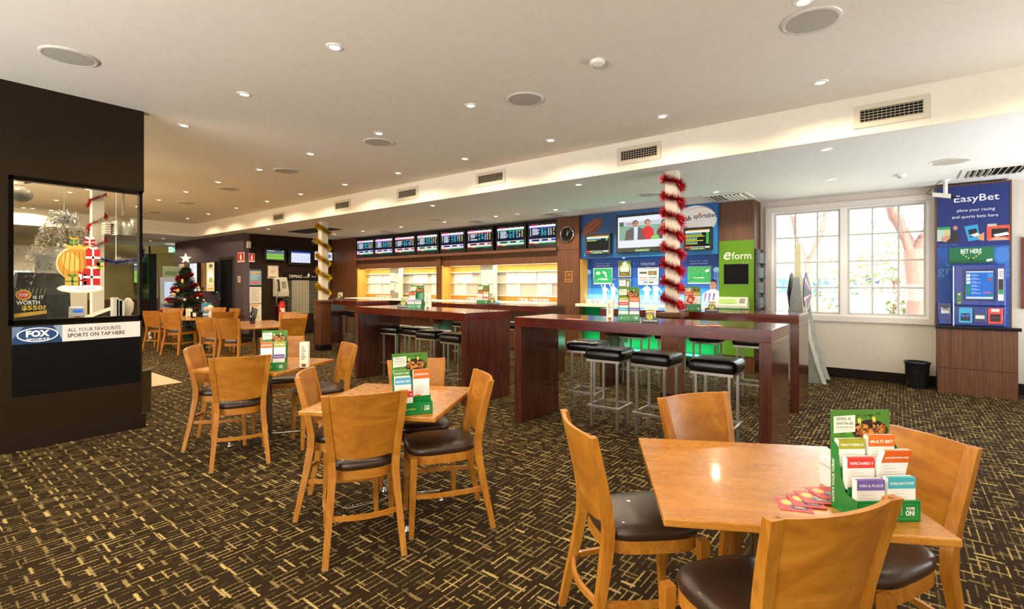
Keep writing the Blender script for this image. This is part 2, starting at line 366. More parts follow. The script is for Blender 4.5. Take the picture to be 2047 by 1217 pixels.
# the window in view
b = MB('wall_paint', '#DCD5CD')
def picture_frame(b, x0, x1, z0, z1, t, y0, y1):
    b.box(x0, x1, y0, y1, z1 - t, z1); b.box(x0, x1, y0, y1, z0, z0 + t); b.box(x0, x0 + t, y0, y1, z0 + t, z1 - t); b.box(x1 - t, x1, y0, y1, z0 + t, z1 - t)
picture_frame(b, -1.70, .42, .845, 2.645, .075, 8.905, 8.94)
w1 = struct(b, 'window_1')
b = MB('wall_paint', '#F4F1EC'); picture_frame(b, WX0, WX1, WZ0, WZ1, .035, 8.955, 9.05); MX = -.64
b.box(MX - .045, MX + .045, 8.956, 9.049, WZ0 + .034, WZ1 - .034); b.build('window_frame', w1)
for sx0, sx1 in ((WX0 + .035, MX - .045), (MX + .045, WX1 - .035)):
    b = MB('wall_paint', '#CDC8C2'); picture_frame(b, sx0, sx1, WZ0 + .035, WZ1 - .035, .028, 8.985, 9.025)
    for i in (1, 2): xx = sx0 + (sx1 - sx0) * i / 3; b.box(xx - .012, xx + .012, 8.985, 9.015, WZ0 + .06, WZ1 - .06)
    for i in (1, 2, 3): zz = WZ0 + .04 + (WZ1 - WZ0 - .08) * i / 4; b.box(sx0 + .02, sx1 - .02, 8.988, 9.015, zz - .012, zz + .012)
    sh = b.build('sash', w1); MB('glass').box(sx0 + .02, sx1 - .02, 9.003, 9.007, WZ0 + .055, WZ1 - .055).build('glass_pane', sh)
po = lamp('window_portal', 'AREA', (MX, 9.12, 1.75), 1, (1, 1, 1), (R(-90), 0, 0), shape='RECTANGLE', size=1.98, size_y=1.68); po.data.cycles.is_portal = True

# ---------------------------------------------------------------- outside
struct(MB('lawn').box(-30, 40, 9.2, 70, -.35, -.25), 'ground')
struct(MB('matte', '#D4CFC6').box(-30, 40, 14.5, 19, -.25, -.24), 'road')
def branchy(name, label, base, h, r, seed, fork=True, leaves=True):
    rnd = random.Random(seed); t = thing(name, label, 'tree', base); bk = MB('bark', '#ffffff')
    bk.tube([(0, 0, 0), (.05, 0, h * .25), (-.02, .1, h * .42)], [r * 1.25, r, r * .95], 10)
    tips = []
    for k in range(2 if fork else 1):
        s = (-1, 1)[k]; p = [(-.02, .1, h * .40), (s * .35, .1, h * .55), (s * .62, .3, h * .78), (s * .9, .2, h)]
        bk.tube(p, [r * .75, r * .6, r * .45, r * .15], 8); tips += p[1:]
        for j in range(7):
            q = Vector(p[1 + j % 2]) + Vector((0, 0, rnd.uniform(0, h * .2))); a = rnd.uniform(0, 2 * PI); L = rnd.uniform(.9, 2.4)
            e = q + Vector((math.cos(a) * L, math.sin(a) * L, rnd.uniform(-.2, .7))); m = (q + e) / 2 + Vector((0, 0, .15))
            bk.tube([q, m, e], [r * .22, r * .14, r * .04], 6); tips += [tuple(m), tuple(e), tuple(e)]
    bk.build('trunk', t)
    if leaves:
        lf = MB('leaf')
        for i in range(700):
            c = Vector(rnd.choice(tips)) + Vector((rnd.gauss(0, .45), rnd.gauss(0, .45), rnd.gauss(0, .3))); a, bb = rnd.uniform(0, PI), rnd.uniform(-1, 1); d = Vector((math.cos(a), math.sin(a), bb)) * .09; e = Vector((-math.sin(a), math.cos(a), .4)) * .03
            lf.add([c - d, c + e, c + d, c - e], [(0, 1, 2, 3)])
        lf.build('foliage', t)
    return t
c = on_y(1833, 600, 13.0); branchy('gum_tree', 'pale pink trunk of a forked gum tree outside the right window panes', (c[0], 13.0, -.25), 5.6, .21, 3)
c = on_y(1575, 600, 16.0); branchy('gum_tree', 'thin leafy gum tree outside the left window panes', (c[0], 20.0, -.25), 6.0, .12, 9)
def bush(px, v, w, h, seed, label):
    rnd = random.Random(seed); c = on_y(px, 600, v); lf = MB('leaf')
    for i in range(1600):
        p = Vector((rnd.gauss(0, w * .42), rnd.gauss(0, w * .25), abs(rnd.gauss(0, h * .45)))); a = rnd.uniform(0, PI); d = Vector((math.cos(a), math.sin(a), rnd.uniform(-1, 1))) * .2; e = Vector((-math.sin(a), math.cos(a), .5)) * .09
        lf.add([p - d, p + e, p + d, p - e], [(0, 1, 2, 3)])
    t = thing('bush', label, 'bush', (c[0], v, -.25)); lf.build('foliage', t); MB('bark').tube([(0, 0, 0), (0, 0, h * .4)], .1, 6).build('stem', t)
bush(1790, 30, 6, 4.6, 1, 'pale green bush seen outside in the middle of the window'); bush(1720, 36, 8, 5.2, 2, 'broad light green bush behind the small brick building'); bush(1850, 32, 6, 5.0, 5, 'leafy bush behind the pink tree trunk outside')
a, d = on_y(1700, 600, 24), on_y(1768, 600, 24)
t = thing('brick_hut', 'low pinkish brick hut on the lawn outside the right panes', 'building', ((a[0] + d[0]) / 2, 24, -.25)); hw = (d[0] - a[0]) / 2
MB('brick').box(-hw, hw, 0, 3, 0, 1.1).build('wall', t); MB('matte', '#8A7A74').box(-hw - .1, hw + .1, -.1, 3.1, 1.1, 1.2).build('roof', t)
a, d = on_y(1500, 600, 34), on_y(1760, 600, 34)
t = thing('shop_building', 'long shop with a blue fascia across the road outside', 'building', ((a[0] + d[0]) / 2, 34, -.25)); hw = (d[0] - a[0]) / 2
MB('matte', '#E8E4DC').box(-hw, hw, 0, 5, 0, 1.5).build('wall', t); MB('matte', '#3E5C9A').box(-hw, hw, -.25, .0, 1.15, 2.0).build('fascia', t); MB('matte', '#C9C9C9').box(-hw, hw, -.2, 5.2, 2.0, 2.1).build('roof', t)
for i in range(5): xx = -hw + (i + .5) * hw * 2 / 5; MB('gloss', '#7C8790').box(xx - .7, xx + .7, -.04, 0, .3, 1.05).build('window', t)

# ---------------------------------------------------------------- lights and fittings in the ceilings
def downlight(x, y, z, label, group, watt, size=160):
    t = thing('downlight', label, 'ceiling light', (x, y, z), 0, group)
    MB('plastic', '#F4F1EA').lathe([(.036, -.006), (.040, -.010), (.056, -.006), (.060, -.0005)], 20, cap=False).build('trim_ring', t)
    MB('lamp_glow', '#FFE2B4').lathe([(.0365, -.004), (.02, -.007), (.0005, -.008)], 16, cap=False).build('bulb', t)
    lamp('downlight_lamp', 'SPOT', (x, y, z - .03), watt, WARM, (0, 0, 0), spot_size=R(size), spot_blend=.3, shadow_soft_size=.035)
downlight(*on_z(1607, 2, ZC), 'recessed ceiling downlight cut by the top edge beside the round speaker', 'downlights in the main ceiling', DOWN_W)
rows = {2.0: ([-3.17, -4.59, -6.0, -7.44], 'the row nearest the bar wall'), 3.45: ([-3.19, -4.59, -6.01, -7.42, -8.86, -10.25, -11.68, -13.04], 'the middle row'),
        4.86: ([-.51, -1.87, -3.22, -4.6, -5.99, -7.39, -8.82, -10.12, -11.54, -13.04, -14.34], 'the row beside the bulkhead')}
for y, (xs, nm) in rows.items():
    for i, x in enumerate(xs): downlight(x, y, ZC, watt=DOWN_W * (.72 if y > 4 else 1), group='downlights in the main ceiling', label='recessed ceiling downlight, %s from the camera end in %s' % (ORD[i], nm))
for i, x in enumerate([-.56, -3.38, -6.22, -11.98]): downlight(x, 5.78, ZL, 'recessed downlight in the lower ceiling just behind the bulkhead, %s from the window end' % ORD[i], 'downlights in the lower ceiling', DOWN_LOW_W * (.45 if i == 0 else .75 if i == 1 else 1), 150)
for i, x in enumerate([-.67, -2.07, -3.53, -4.83, -6.22, -7.65, -9.09, -10.56, -11.8]): downlight(x, 7.45, ZL, 'recessed downlight in the lower ceiling row before the screens, %s from the window end' % ORD[i], 'downlights in the lower ceiling', DOWN_LOW_W * (.45 if i == 0 else .75 if i == 1 else 1), 150)
for i, (x, y) in enumerate([(-18.0, 5.1), (-16.9, 5.1)]): downlight(x, y, ZL, 'recessed downlight in the low corridor ceiling, %s one from the exit sign' % ('nearer', 'farther')[i], 'corridor downlights', DOWN_W)
for i, (px, py) in enumerate([(140, 384), (113, 400), (66, 427), (47, 438), (175, 378)]):
    x, y, zz = on_z(px, py, ZC)
    if x < -15.2: x, y = -15.2, y * -15.2 / x
    downlight(x, y, zz, 'recessed downlight seen through the bar window glass, number %s along from the top' % ('two', 'three', 'four', 'five', 'one')[i], 'downlights over the bar', DOWN_W)
for x in (-7.4, -8.9, -10.4):  # spots without fittings, added to brighten the bar interior
    for y in (-.6, .8): lamp('bar_lamp', 'SPOT', (x, y, ZC - .03), DOWN_W * 1.4, WARM, spot_size=R(150), spot_blend=.7, shadow_soft_size=.05)
for y in (.6, -.9, -2.4):                                # the same grid of lamps carries on behind the photographer
    for x in (-4.59, -3.18, -1.77, -.36, 1.05): lamp('downlight_lamp', 'SPOT', (x, y, ZC - .03), DOWN_W, WARM, spot_size=R(150), spot_blend=.7, shadow_soft_size=.035)
for x, y in ((-1.77, 2.0), (1.05, 2.0), (-1.77, 3.45), (1.2, 3.45), (.9, 4.86)): lamp('downlight_lamp', 'SPOT', (x, y, ZC - .03), DOWN_W, WARM, spot_size=R(150), spot_blend=.7, shadow_soft_size=.035)

def speaker(x, y, z, label, group):
    t = thing('ceiling_speaker', label, 'speaker', (x, y, z), 0, group)
    MB('plastic', '#D9D3C6').lathe([(.145, -.008), (.155, -.014), (.170, -.008), (.175, -.0005)], 32, cap=False).build('rim', t)
    MB('matte', '#B9B2A4').lathe([(.146, -.009), (.07, -.012), (.0005, -.012)], 32, cap=False).build('grille', t)
for i, (x, y) in enumerate([(-4.86, .87)]): speaker(x, y, ZC, 'round ceiling speaker above the dark bar wall', 'ceiling speakers')
for i, (x, y) in enumerate([(-.44, 3.69), (-2.69, 3.64), (-4.88, 3.66), (-7.19, 3.73), (-9.33, 3.81), (-11.64, 3.91), (-13.69, 3.96)]): speaker(x, y, ZC, 'round ceiling speaker, %s from the camera end of the middle ceiling' % ORD[i], 'ceiling speakers')
for i, (x, y) in enumerate([(.45, 7.18), (-2.92, 7.04), (-7.48, 7.03)]): speaker(x, y, ZL, 'round speaker in the lower ceiling before the ' + ['betting machine', 'big alcove television', 'row of small screens'][i], 'ceiling speakers')
for i, (x, y, z) in enumerate([(-1.8, 3.36, ZC), (.03, 7.68, ZL), (-5.68, 7.44, ZL)]):
    t = thing('smoke_detector', 'white round smoke detector on the ceiling ' + ['in the middle of the main room', 'before the window', 'before the row of screens'][i], 'smoke detector', (x, y, z))
    MB('plastic', '#EDE8DE').lathe([(.055, 0), (.058, -.02), (.045, -.03)], 20).build('base', t); MB('plastic', '#C9C4BA').lathe([(.035, -.03), (.03, -.045), (.01, -.05)], 16).build('sensor', t)

def vent(x0, x1, z0, z1, label):
    w, h = x1 - x0, z1 - z0; t = thing('air_vent', label, 'air vent', ((x0 + x1) / 2, YB, (z0 + z1) / 2), 0, 'air vents along the bulkhead'); a, e = w / 2, h / 2
    b = MB('wall_paint', '#D8CDB8'); picture_frame(b, -a - .05, a + .05, -e - .04, e + .04, .045, -.014, 0); b.build('frame', t)
    MB('matte', '#120D08').rect(-a, a, -e, e, -.0015).build('duct', t)
    b = MB('wall_paint', '#CFC4AE')
    for i in range(5): zz = -e + h * (i + .5) / 5; b.add([(-a, -.003, zz + .0035), (a, -.003, zz + .0035), (a, -.010, zz - .0035), (-a, -.010, zz - .0035)], [(0, 1, 2, 3)])
    for i in range(1, 14): xx = -a + w * i / 14; b.box(xx - .0012, xx + .0012, -.006, -.002, -e, e)
    b.build('louvre', t)
for i, (p0, p1, py) in enumerate([(1720, 1845, 224), (1242, 1313, 307), (957, 1005, 356), (798, 832, 387), (672, 698, 410.5), (548, 567, 434)]):
    a, d = on_y(p0, py, YB), on_y(p1, py, YB); zc = (a[2] + d[2]) / 2; vent(a[0], d[0], zc - .062, zc + .062, 'rectangular louvred air vent in the bulkhead, %s from the window end' % ORD[i])
def diffuser(x, y, label, s=.3):
    t = thing('ceiling_diffuser', label, 'air diffuser', (x, y, ZL), 0, 'square air diffusers')
    b = MB('wall_paint', '#E2DED6')
    for x0, x1, y0, y1 in ((-s, s, -s, -s + .05), (-s, s, s - .05, s), (-s, -s + .05, -s + .05, s - .05), (s - .05, s, -s + .05, s - .05)): b.box(x0, x1, y0, y1, -.014, -.001)
    b.build('frame', t); b = MB('wall_paint', '#DCD8CE')
    for i in range(9): xx = -s + .075 + (2 * s - .15) * i / 8; d = .016 if i < 4 else -.016; b.loft([[(xx - .012 + dx, yy, -.003 + dz) for dx, dz in ((0, 0), (.006, 0), (.006 + d, -.026), (d, -.026))] for yy in (-s + .05, s - .05)])
    b.build('blades', t); MB('matte', '#3A352E').box(-s + .05, s - .05, -s + .05, s - .05, -.004, -.001).build('duct', t)
for x, y, l in [(.9, 8.1, 'square louvred diffuser in the ceiling over the betting machine'), (-2.03, 7.98, 'square louvred diffuser over the green form kiosk'), (-4.98, 7.95, 'square ceiling diffuser above the clock'), (-6.85, 7.85, 'square ceiling diffuser before the fourth screen from the clock'), (-9.95, 7.95, 'square ceiling diffuser before the far screens')]: diffuser(x, y, l)
struct(MB('matte', '#2A241C').box(-12.2, -10.6, 6.35, 6.9, ZL - .01, ZL - .001), 'ceiling_hatch')
# ================================================================ wooden chairs
POST = [(.192, .012, 0), (.182, -.012, .12), (.168, -.045, .28), (.158, -.068, .42), (.161, -.072, .50), (.170, -.058, .60), (.182, -.034, .71), (.194, .0, .85)]
def post_at(z):
    for a, b in zip(POST, POST[1:]):
        if z <= b[2]: f = (z - a[2]) / (b[2] - a[2]); return tuple(a[i] + (b[i] - a[i]) * f for i in range(3))
    return POST[-1]
def outline(k, n=40):
    """seat plan: rounded, wider and bowed at the front (-y)"""
    pts = []
    for i in range(n):
        t = 2 * PI * i / n; c, s = math.cos(t), math.sin(t); e = .55
        x = math.copysign(abs(c) ** e, c); y = math.copysign(abs(s) ** e, s)
        w = .183 - .028 * (y + 1) / 2; pts.append((x * w * k, -.262 + y * .195 * k - (.012 * (1 - x * x) if y < 0 else 0)))
    return pts
def make_chair(label, cat='chair', group=None):
    t = thing('dining_chair', label, cat, (0, 0, 0), 0, group)
    for s in (-1, 1):
        b = MB('beech_upright'); rings = []
        for x, y, z in POST:
            hw = .0145 + .004 * min(1, z / .4); hd = .014 + .0075 * (1 - abs(z - .44) / .44); rings.append([(s * x + dx * hw, y + dy * hd, z) for dx, dy in ((-1, -1), (1, -1), (1, 1), (-1, 1))])
        b.loft(rings); lg = b.build('rear_leg', t); MB('plastic', '#8E8A82').lathe([(.013, 0), (.016, .003), (.016, .010)], 10, (s * .192, .012, 0)).build('glide', lg)
        b = MB('beech_upright'); rings = []
        for x, y, z, h in ((.186, -.452, 0, .012), (.184, -.446, .2, .0165), (.18, -.438, .44, .019)): rings.append([(s * x + dx * h, y + dy * h, z) for dx, dy in ((-1, -1), (1, -1), (1, 1), (-1, 1))])
        b.loft(rings); lg = b.build('front_leg', t); MB('plastic', '#8E8A82').lathe([(.012, 0), (.014, .003), (.014, .009)], 10, (s * .186, -.452, 0)).build('glide', lg)
    b = MB('beech_panel'); nx, nz = 14, 7; front, back = [], []
    for j in range(nz + 1):
        for i in range(nx + 1):
            u = -1 + 2 * i / nx; zb = .508 + .010 * (u * u); z = zb + (.85 - zb) * j / nz; x, y, _ = post_at(z); hw = x - .004
            yy = y + .034 * (1 - u * u); front.append((u * hw, yy - .008, z)); back.append((u * hw, yy + .007, z))
    m = nx + 1; fs, bs = [], []
    for j in range(nz):
        for i in range(nx): a = j * m + i; fs.append((a, a + 1, a + m + 1, a + m)); bs.append((a + m, a + m + 1, a + 1, a))
    k = len(front); rim = [i for i in range(m)] + [j * m + nx for j in range(1, nz + 1)] + [nz * m + i for i in range(nx - 1, -1, -1)] + [j * m for j in range(nz - 1, 0, -1)]
    b.add(front + back, fs + [tuple(k + q for q in f) for f in bs], True); b.add(front + back, [(rim[i], rim[(i + 1) % len(rim)], k + rim[(i + 1) % len(rim)], k + rim[i])[::-1] for i in range(len(rim))], False)
    b.build('backrest', t)
    b = MB('beech_flat'); b.slab(outline(1.0), .392, .440); b.build('seat_frame', t)
    b = MB('brown_leather'); rings = []
    for kk, z in ((.98, .438), (1.015, .448), (1.03, .462), (1.0, .477), (.9, .489), (.7, .4965), (.4, .500), (.1, .501)): rings.append([(x, y, z) for x, y in outline(kk)])
    rings = [[(x * 1, (y + .262) * 1 - .262, z) for x, y, z in r] for r in rings]; b.loft(rings, smooth=True); b.build('seat_cushion', t)
    def bow(p0, p1, bx, by, n=9): return [(p0[0] + (p1[0] - p0[0]) * i / n + bx * math.sin(PI * i / n), p0[1] + (p1[1] - p0[1]) * i / n + by * math.sin(PI * i / n), p0[2] + (p1[2] - p0[2]) * i / n) for i in range(n + 1)]
    def bar(pts, h=.0115, w=.008):
        b = MB('beech_flat'); rings = []
        for i, p in enumerate(pts):
            d = (Vector(pts[min(i + 1, len(pts) - 1)]) - Vector(pts[max(i - 1, 0)])); nrm = Vector((-d.y, d.x, 0)).normalized() * w
            rings.append([(p[0] + sx * nrm.x, p[1] + sx * nrm.y, p[2] + sz * h) for sx, sz in ((-1, -1), (1, -1), (1, 1), (-1, 1))])
        b.loft(rings); b.build('stretcher', t)
    bar(bow((-.170, -.035, .225), (.170, -.035, .225), 0, .035))
    for s in (-1, 1): bar(bow((s * .170, -.04, .225), (s * .182, -.44, .225), s * .02, 0))
    return t
CH = [  # rear-foot midpoint, heading, label
 (-1.01, 1.715, 47, 'wooden chair with brown seat at the left corner of the coaster table'),
 (-.80, 2.50, -31, 'wooden chair behind the far edge of the coaster table, only its back showing'),
 (.036, 2.377, 240, 'wooden chair at the right of the coaster table, its backrest behind the green stand'),
 (-.12, 1.455, 145, 'wooden chair cut off by the bottom of the picture, in front of the coaster table'),
 (-2.125, 1.515, 149, 'wooden chair with its back to the camera in front of the middle square table'),
 (-2.005, 2.28, 235, 'wooden chair facing left at the right side of the middle square table'),
 (-2.94, 1.65, 48, 'wooden chair at the left side of the middle square table, beside its tapered corner'),
 (-2.80, 2.44, -34, 'wooden chair behind the leaflet stand of the middle square table'),
 (-3.965, 1.70, 158, 'wooden chair with its back to the camera at the table with a menu card'),
 (-4.02, 2.69, 253, 'wooden chair facing left at the right side of the menu card table'),
 (-4.90, 1.70, 54.7, 'wooden chair seen edge-on at the left side of the menu card table'),
 (-5.12, 2.62, -25, 'wooden chair behind the menu card and leaflets, mostly hidden'),
 (-8.55, 3.46, 122, 'wooden chair with its back to the camera, nearer of two at the long bottle table'),
 (-9.16, 3.36, 112, 'wooden chair with its back to the camera, farther of two at the long bottle table'),
 (-8.93, 4.88, -72, 'wooden chair on the far side of the bottle table, right one of a touching pair'),
 (-9.62, 5.05, -68, 'wooden chair on the far side of the bottle table, left one of a touching pair'),
 (-7.80, 4.18, 172, 'wooden chair at the right end of the bottle table near the gold tinsel post'),
 (-12.36, 3.50, 118, 'leftmost wooden chair, standing alone beside the Christmas tree'),
 (-11.40, 3.55, 122, 'wooden chair with its back to the camera in front of the black caddy table'),
 (-13.25, 4.20, -40, 'wooden chair directly in front of the Christmas tree, only its top showing'),
 (-12.90, 5.03, -64, 'wooden chair behind the caddy table, left of the two tops by the dark door'),
 (-12.05, 5.05, -84, 'wooden chair behind the caddy table, right of the two tops by the dark door'),
 (-10.72, 4.28, 168, 'wooden chair at the right end of the caddy table, behind the bottle table chairs'),
]
c0 = make_chair(CH[0][3], group='wooden dining chairs')
for i, (x, y, a, l) in enumerate(CH):
    if i == 0: c0.location = (x, y, 0); c0.rotation_euler = (0, 0, R(a + 90))
    else: dup(c0, l, (x, y, 0), R(a + 90))

# ================================================================ square tables
TH = .695
def pub_table(x, y, yaw, label, w=.80, d=.80, steel=True):
    t = thing('pub_table', label, 'table', (x, y, 0), R(yaw), 'wooden pub tables'); MB('table_wood').rbox(-w / 2, w / 2, -d / 2, d / 2, TH - .026, TH, .005).build('tabletop', t)
    for cx in ((0,) if w < 1.1 else (-w / 4, w / 4)):
        MB('chrome', '#9B9B98').lathe([(.034, .06), (.034, TH - .03)], 20, (cx, 0, 0)).build('pedestal', t)
        MB('metal', '#55524C').box(cx - .16, cx + .16, -.16, .16, TH - .034, TH - .026).build('top_plate', t)
        for k in range(2):
            a = k * PI / 2 + PI / 4 - .15; dx, dy = math.cos(a) * .30, math.sin(a) * .30
            fb = MB('chrome', '#C8C8C4').tube([(cx - dx, -dy, .062), (cx, 0, .075), (cx + dx, dy, .062)], .011, 8).build('foot_bar', t)
            for s in (-1, 1): MB('chrome', '#C8C8C4').lathe([(.019, 0), (.019, .008), (.010, .012), (.010, .055), (.014, .062), (.014, .072)], 12, (cx + s * dx, s * dy, 0)).build('foot', fb)
    return t
pub_table(-.40, 2.00, 29, 'square wooden table with four red coasters near the camera')
pub_table(-2.47, 1.975, 28, 'square wooden table in the middle with a leaflet stand and four chairs')
pub_table(-4.42, 2.13, 25, 'square wooden table with leaflet stand and upright menu card')
pub_table(-9.06, 4.22, -15, 'long wooden table with a dark bottle, second group from the back', 1.75, .80)
pub_table(-11.95, 4.33, -15, 'wooden table with black caddy in front of the Christmas tree', 1.55, .80)

# ================================================================ bar tables and stools
BH = 1.07
def bar_table(x, y, yaw, L, D, label):
    t = thing('bar_table', label, 'bar table', (x, y, 0), R(yaw), 'tall mahogany bar tables'); a, e = L / 2, D / 2
    MB('mahogany').rbox(-a, a, -e, e, BH - .095, BH, .003).build('tabletop', t)
    for s in (-1, 1): x0, x1 = sorted((s * a, s * (a - .085))); MB('mahogany_upright').rbox(x0, x1, -e, e, 0, BH - .0955, .002).build('side_panel', t)
    return t
bar_table(-1.90, 4.335, 0, 2.36, .70, 'tall mahogany bar table in the centre foreground with stand and spirit caddy')
bar_table(-5.155, 4.66, -5.4, 2.52, .74, 'tall mahogany bar table left of centre with four stools tucked under')
bar_table(-2.04, 6.48, 0, 2.40, .72, 'tall mahogany bar table behind the red tinsel post, nearest the window')
bar_table(-5.48, 6.50, 0, 2.46, .68, 'tall mahogany bar table before the screens, behind the left of centre one')
bar_table(-9.55, 6.38, -12, 2.50, .70, 'tall mahogany bar table farthest left behind the gold tinsel post')
def make_stool(label):
    t = thing('bar_stool', label, 'bar stool', (0, 0, 0), 0, 'black topped bar stools')
    b = MB('black_vinyl'); rings = []
    def sq(k, z, n=32):
        r = []
        for i in range(n): a = 2 * PI * i / n; c, s = math.cos(a), math.sin(a); e = .28; r.append((math.copysign(abs(c) ** e, c) * k, math.copysign(abs(s) ** e, s) * k, z))
        return r
    for k, z in ((.176, .668), (.190, .674), (.198, .705), (.197, .740), (.187, .760), (.162, .770), (.10, .775), (.02, .776)): rings.append(sq(k, z))
    b.loft(rings, smooth=True); b.build('seat_cushion', t)
    b = MB('metal', '#C4C1B8'); picture = ((-.172, .172, -.172, -.150), (-.172, .172, .150, .172), (-.172, -.150, -.150, .150), (.150, .172, -.150, .150))
    for x0, x1, y0, y1 in picture: b.box(x0, x1, y0, y1, .645, .668)
    b.build('seat_frame', t)
    for sx in (-1, 1):
        for sy in (-1, 1): MB('metal', '#BDBAB2').rbox(sx * .135 - .012, sx * .135 + .012, sy * .135 - .012, sy * .135 + .012, 0, .645, .002).build('leg', t)
    b = MB('metal', '#C8C5BC')
    for x0, x1, y0, y1 in ((-.172, .172, -.170, -.148), (-.172, .172, .148, .170), (-.170, -.148, -.148, .148), (.148, .170, -.148, .148)): b.box(x0, x1, y0, y1, .195, .217)
    b.build('footrest', t); return t
ST = [(-2.26, 4.485, 2, 'black bar stool at the centre foreground table, middle left of the front three'), (-1.78, 4.48, -2, 'black bar stool at the centre foreground table, middle right of the front three'),
 (-1.22, 4.42, 0, 'black bar stool at the right end of the centre foreground table'), (-2.76, 4.93, 6, 'black bar stool pushed to the far left side of the centre foreground table'),
 (-2.93, 6.62, 0, 'black bar stool at the left end of the table behind the red tinsel post'), (-2.42, 6.64, 3, 'black bar stool seen just left of the red tinsel post base'),
 (-1.95, 6.63, 0, 'black bar stool seen just right of the red tinsel post base'), (-1.40, 6.55, 0, 'black bar stool before the green form kiosk'),
 (-6.08, 4.90, 4, 'black bar stool at the left end under the left of centre bar table'), (-5.62, 4.93, -4, 'black bar stool under the left of centre bar table, second from its left end'),
 (-5.05, 4.72, 2, 'black bar stool under the left of centre bar table, third from its left end'), (-4.48, 4.62, -2, 'black bar stool at the right end under the left of centre bar table'),
 (-6.15, 6.52, 0, 'black bar stool under the left part of the table before the screens'), (-5.07, 6.62, 0, 'black bar stool under the right part of the table before the screens'),
 (-10.40, 7.04, 5, 'black bar stool at the far left table, beside the gold tinsel post base'), (-9.85, 6.80, -6, 'black bar stool at the far left table, middle of its three'), (-9.25, 6.66, -10, 'black bar stool at the far left table, nearest the left of centre table')]
s0 = make_stool(ST[0][3])
for i, (x, y, a, l) in enumerate(ST):
    if i == 0: s0.location = (x, y, 0); s0.rotation_euler = (0, 0, R(a))
    else: dup(s0, l, (x, y, 0), R(a))

# ================================================================ posts with tinsel
def tinsel(b, pts, r, n, rnd, w=.004):
    pts = [Vector(p) for p in pts]
    for i in range(n):
        f = rnd.uniform(0, len(pts) - 1.001); j = int(f); p = pts[j].lerp(pts[j + 1], f - j); d = (pts[j + 1] - pts[j]).normalized()
        v = Vector((rnd.gauss(0, 1), rnd.gauss(0, 1), rnd.gauss(0, 1))); v = (v - d * v.dot(d) * .6).normalized(); e = v.cross(d); e = (e.normalized() if e.length > 1e-3 else Vector((1, 0, 0))) * w
        q = p + v * r * rnd.uniform(.7, 1.15); b.add([p - e, p + e, q], [(0, 1, 2)])
def helix(turns, z0, z1, hw, phase, n=24, up=1):
    pts = []
    for i in range(int(turns * n) + 1):
        a = phase + 2 * PI * i / n; c, s = math.cos(a), math.sin(a); k = hw / max(abs(c), abs(s)) * (1 if max(abs(c), abs(s)) > .8 else .96); pts.append((c * k, s * k, z0 + (z1 - z0) * i / (turns * n)))
    return pts
def post(x, y, hw, base_hw, label, cat, name):
    t = thing(name, label, cat, (x, y, 0)); MB('wall_paint', '#D8CDBA').rbox(-hw, hw, -hw, hw, BH, ZL, .006).build('upper_post', t)
    MB('walnut').box(-base_hw, base_hw, -base_hw, base_hw, .12, BH - .05).build('base_cladding', t); MB('walnut_flat').rbox(-base_hw - .04, base_hw + .04, -base_hw - .04, base_hw + .04, BH - .05, BH, .004).build('base_cap', t)
    MB('matte', '#15100C').box(-base_hw - .005, base_hw + .005, -base_hw - .005, base_hw + .005, 0, .12).build('plinth', t); return t
post(-2.11, 5.81, .068, .105, 'white post wound with red tinsel on a timber base', 'post', 'support_post')
rnd = random.Random(4); b = MB('tinsel_red'); tinsel(b, helix(7.6, 1.57, .03, .082, -2.6), .085, 10500, rnd, .0046)
solo(b, 'tinsel_garland', 'red tinsel garland spiralling down the white post near the window', 'tinsel', (-2.11, 5.81, BH + .02))
post(-9.72, 5.86, .075, .12, 'white post wound with gold tinsel on a timber base', 'post', 'support_post')
b = MB('tinsel_gold'); tinsel(b, helix(4.8, 1.62, .08, .09, -2.9), .085, 7000, rnd, .006)
solo(b, 'tinsel_garland', 'gold tinsel garland spiralling down the farther white post', 'tinsel', (-9.72, 5.86, BH + .01))
c = on_y(1380, 596, 5.72); b = MB('print', '#B3202A').add([(-.05, 0, -.04), (.02, 0, -.075), (.055, 0, .01), (-.01, 0, .05)], [(0, 1, 2, 3)]); b.use(col='#E8C860').disc(0, -.01, .015, .015, -.002); b.use(col='#F4EEE4').rect(-.02, .03, -.035, -.028, -.002)
gt = [o for o in bpy.data.objects if o.name == 'tinsel_garland'][0]; b.build('card_tag', gt, Vector(c) - gt.location)

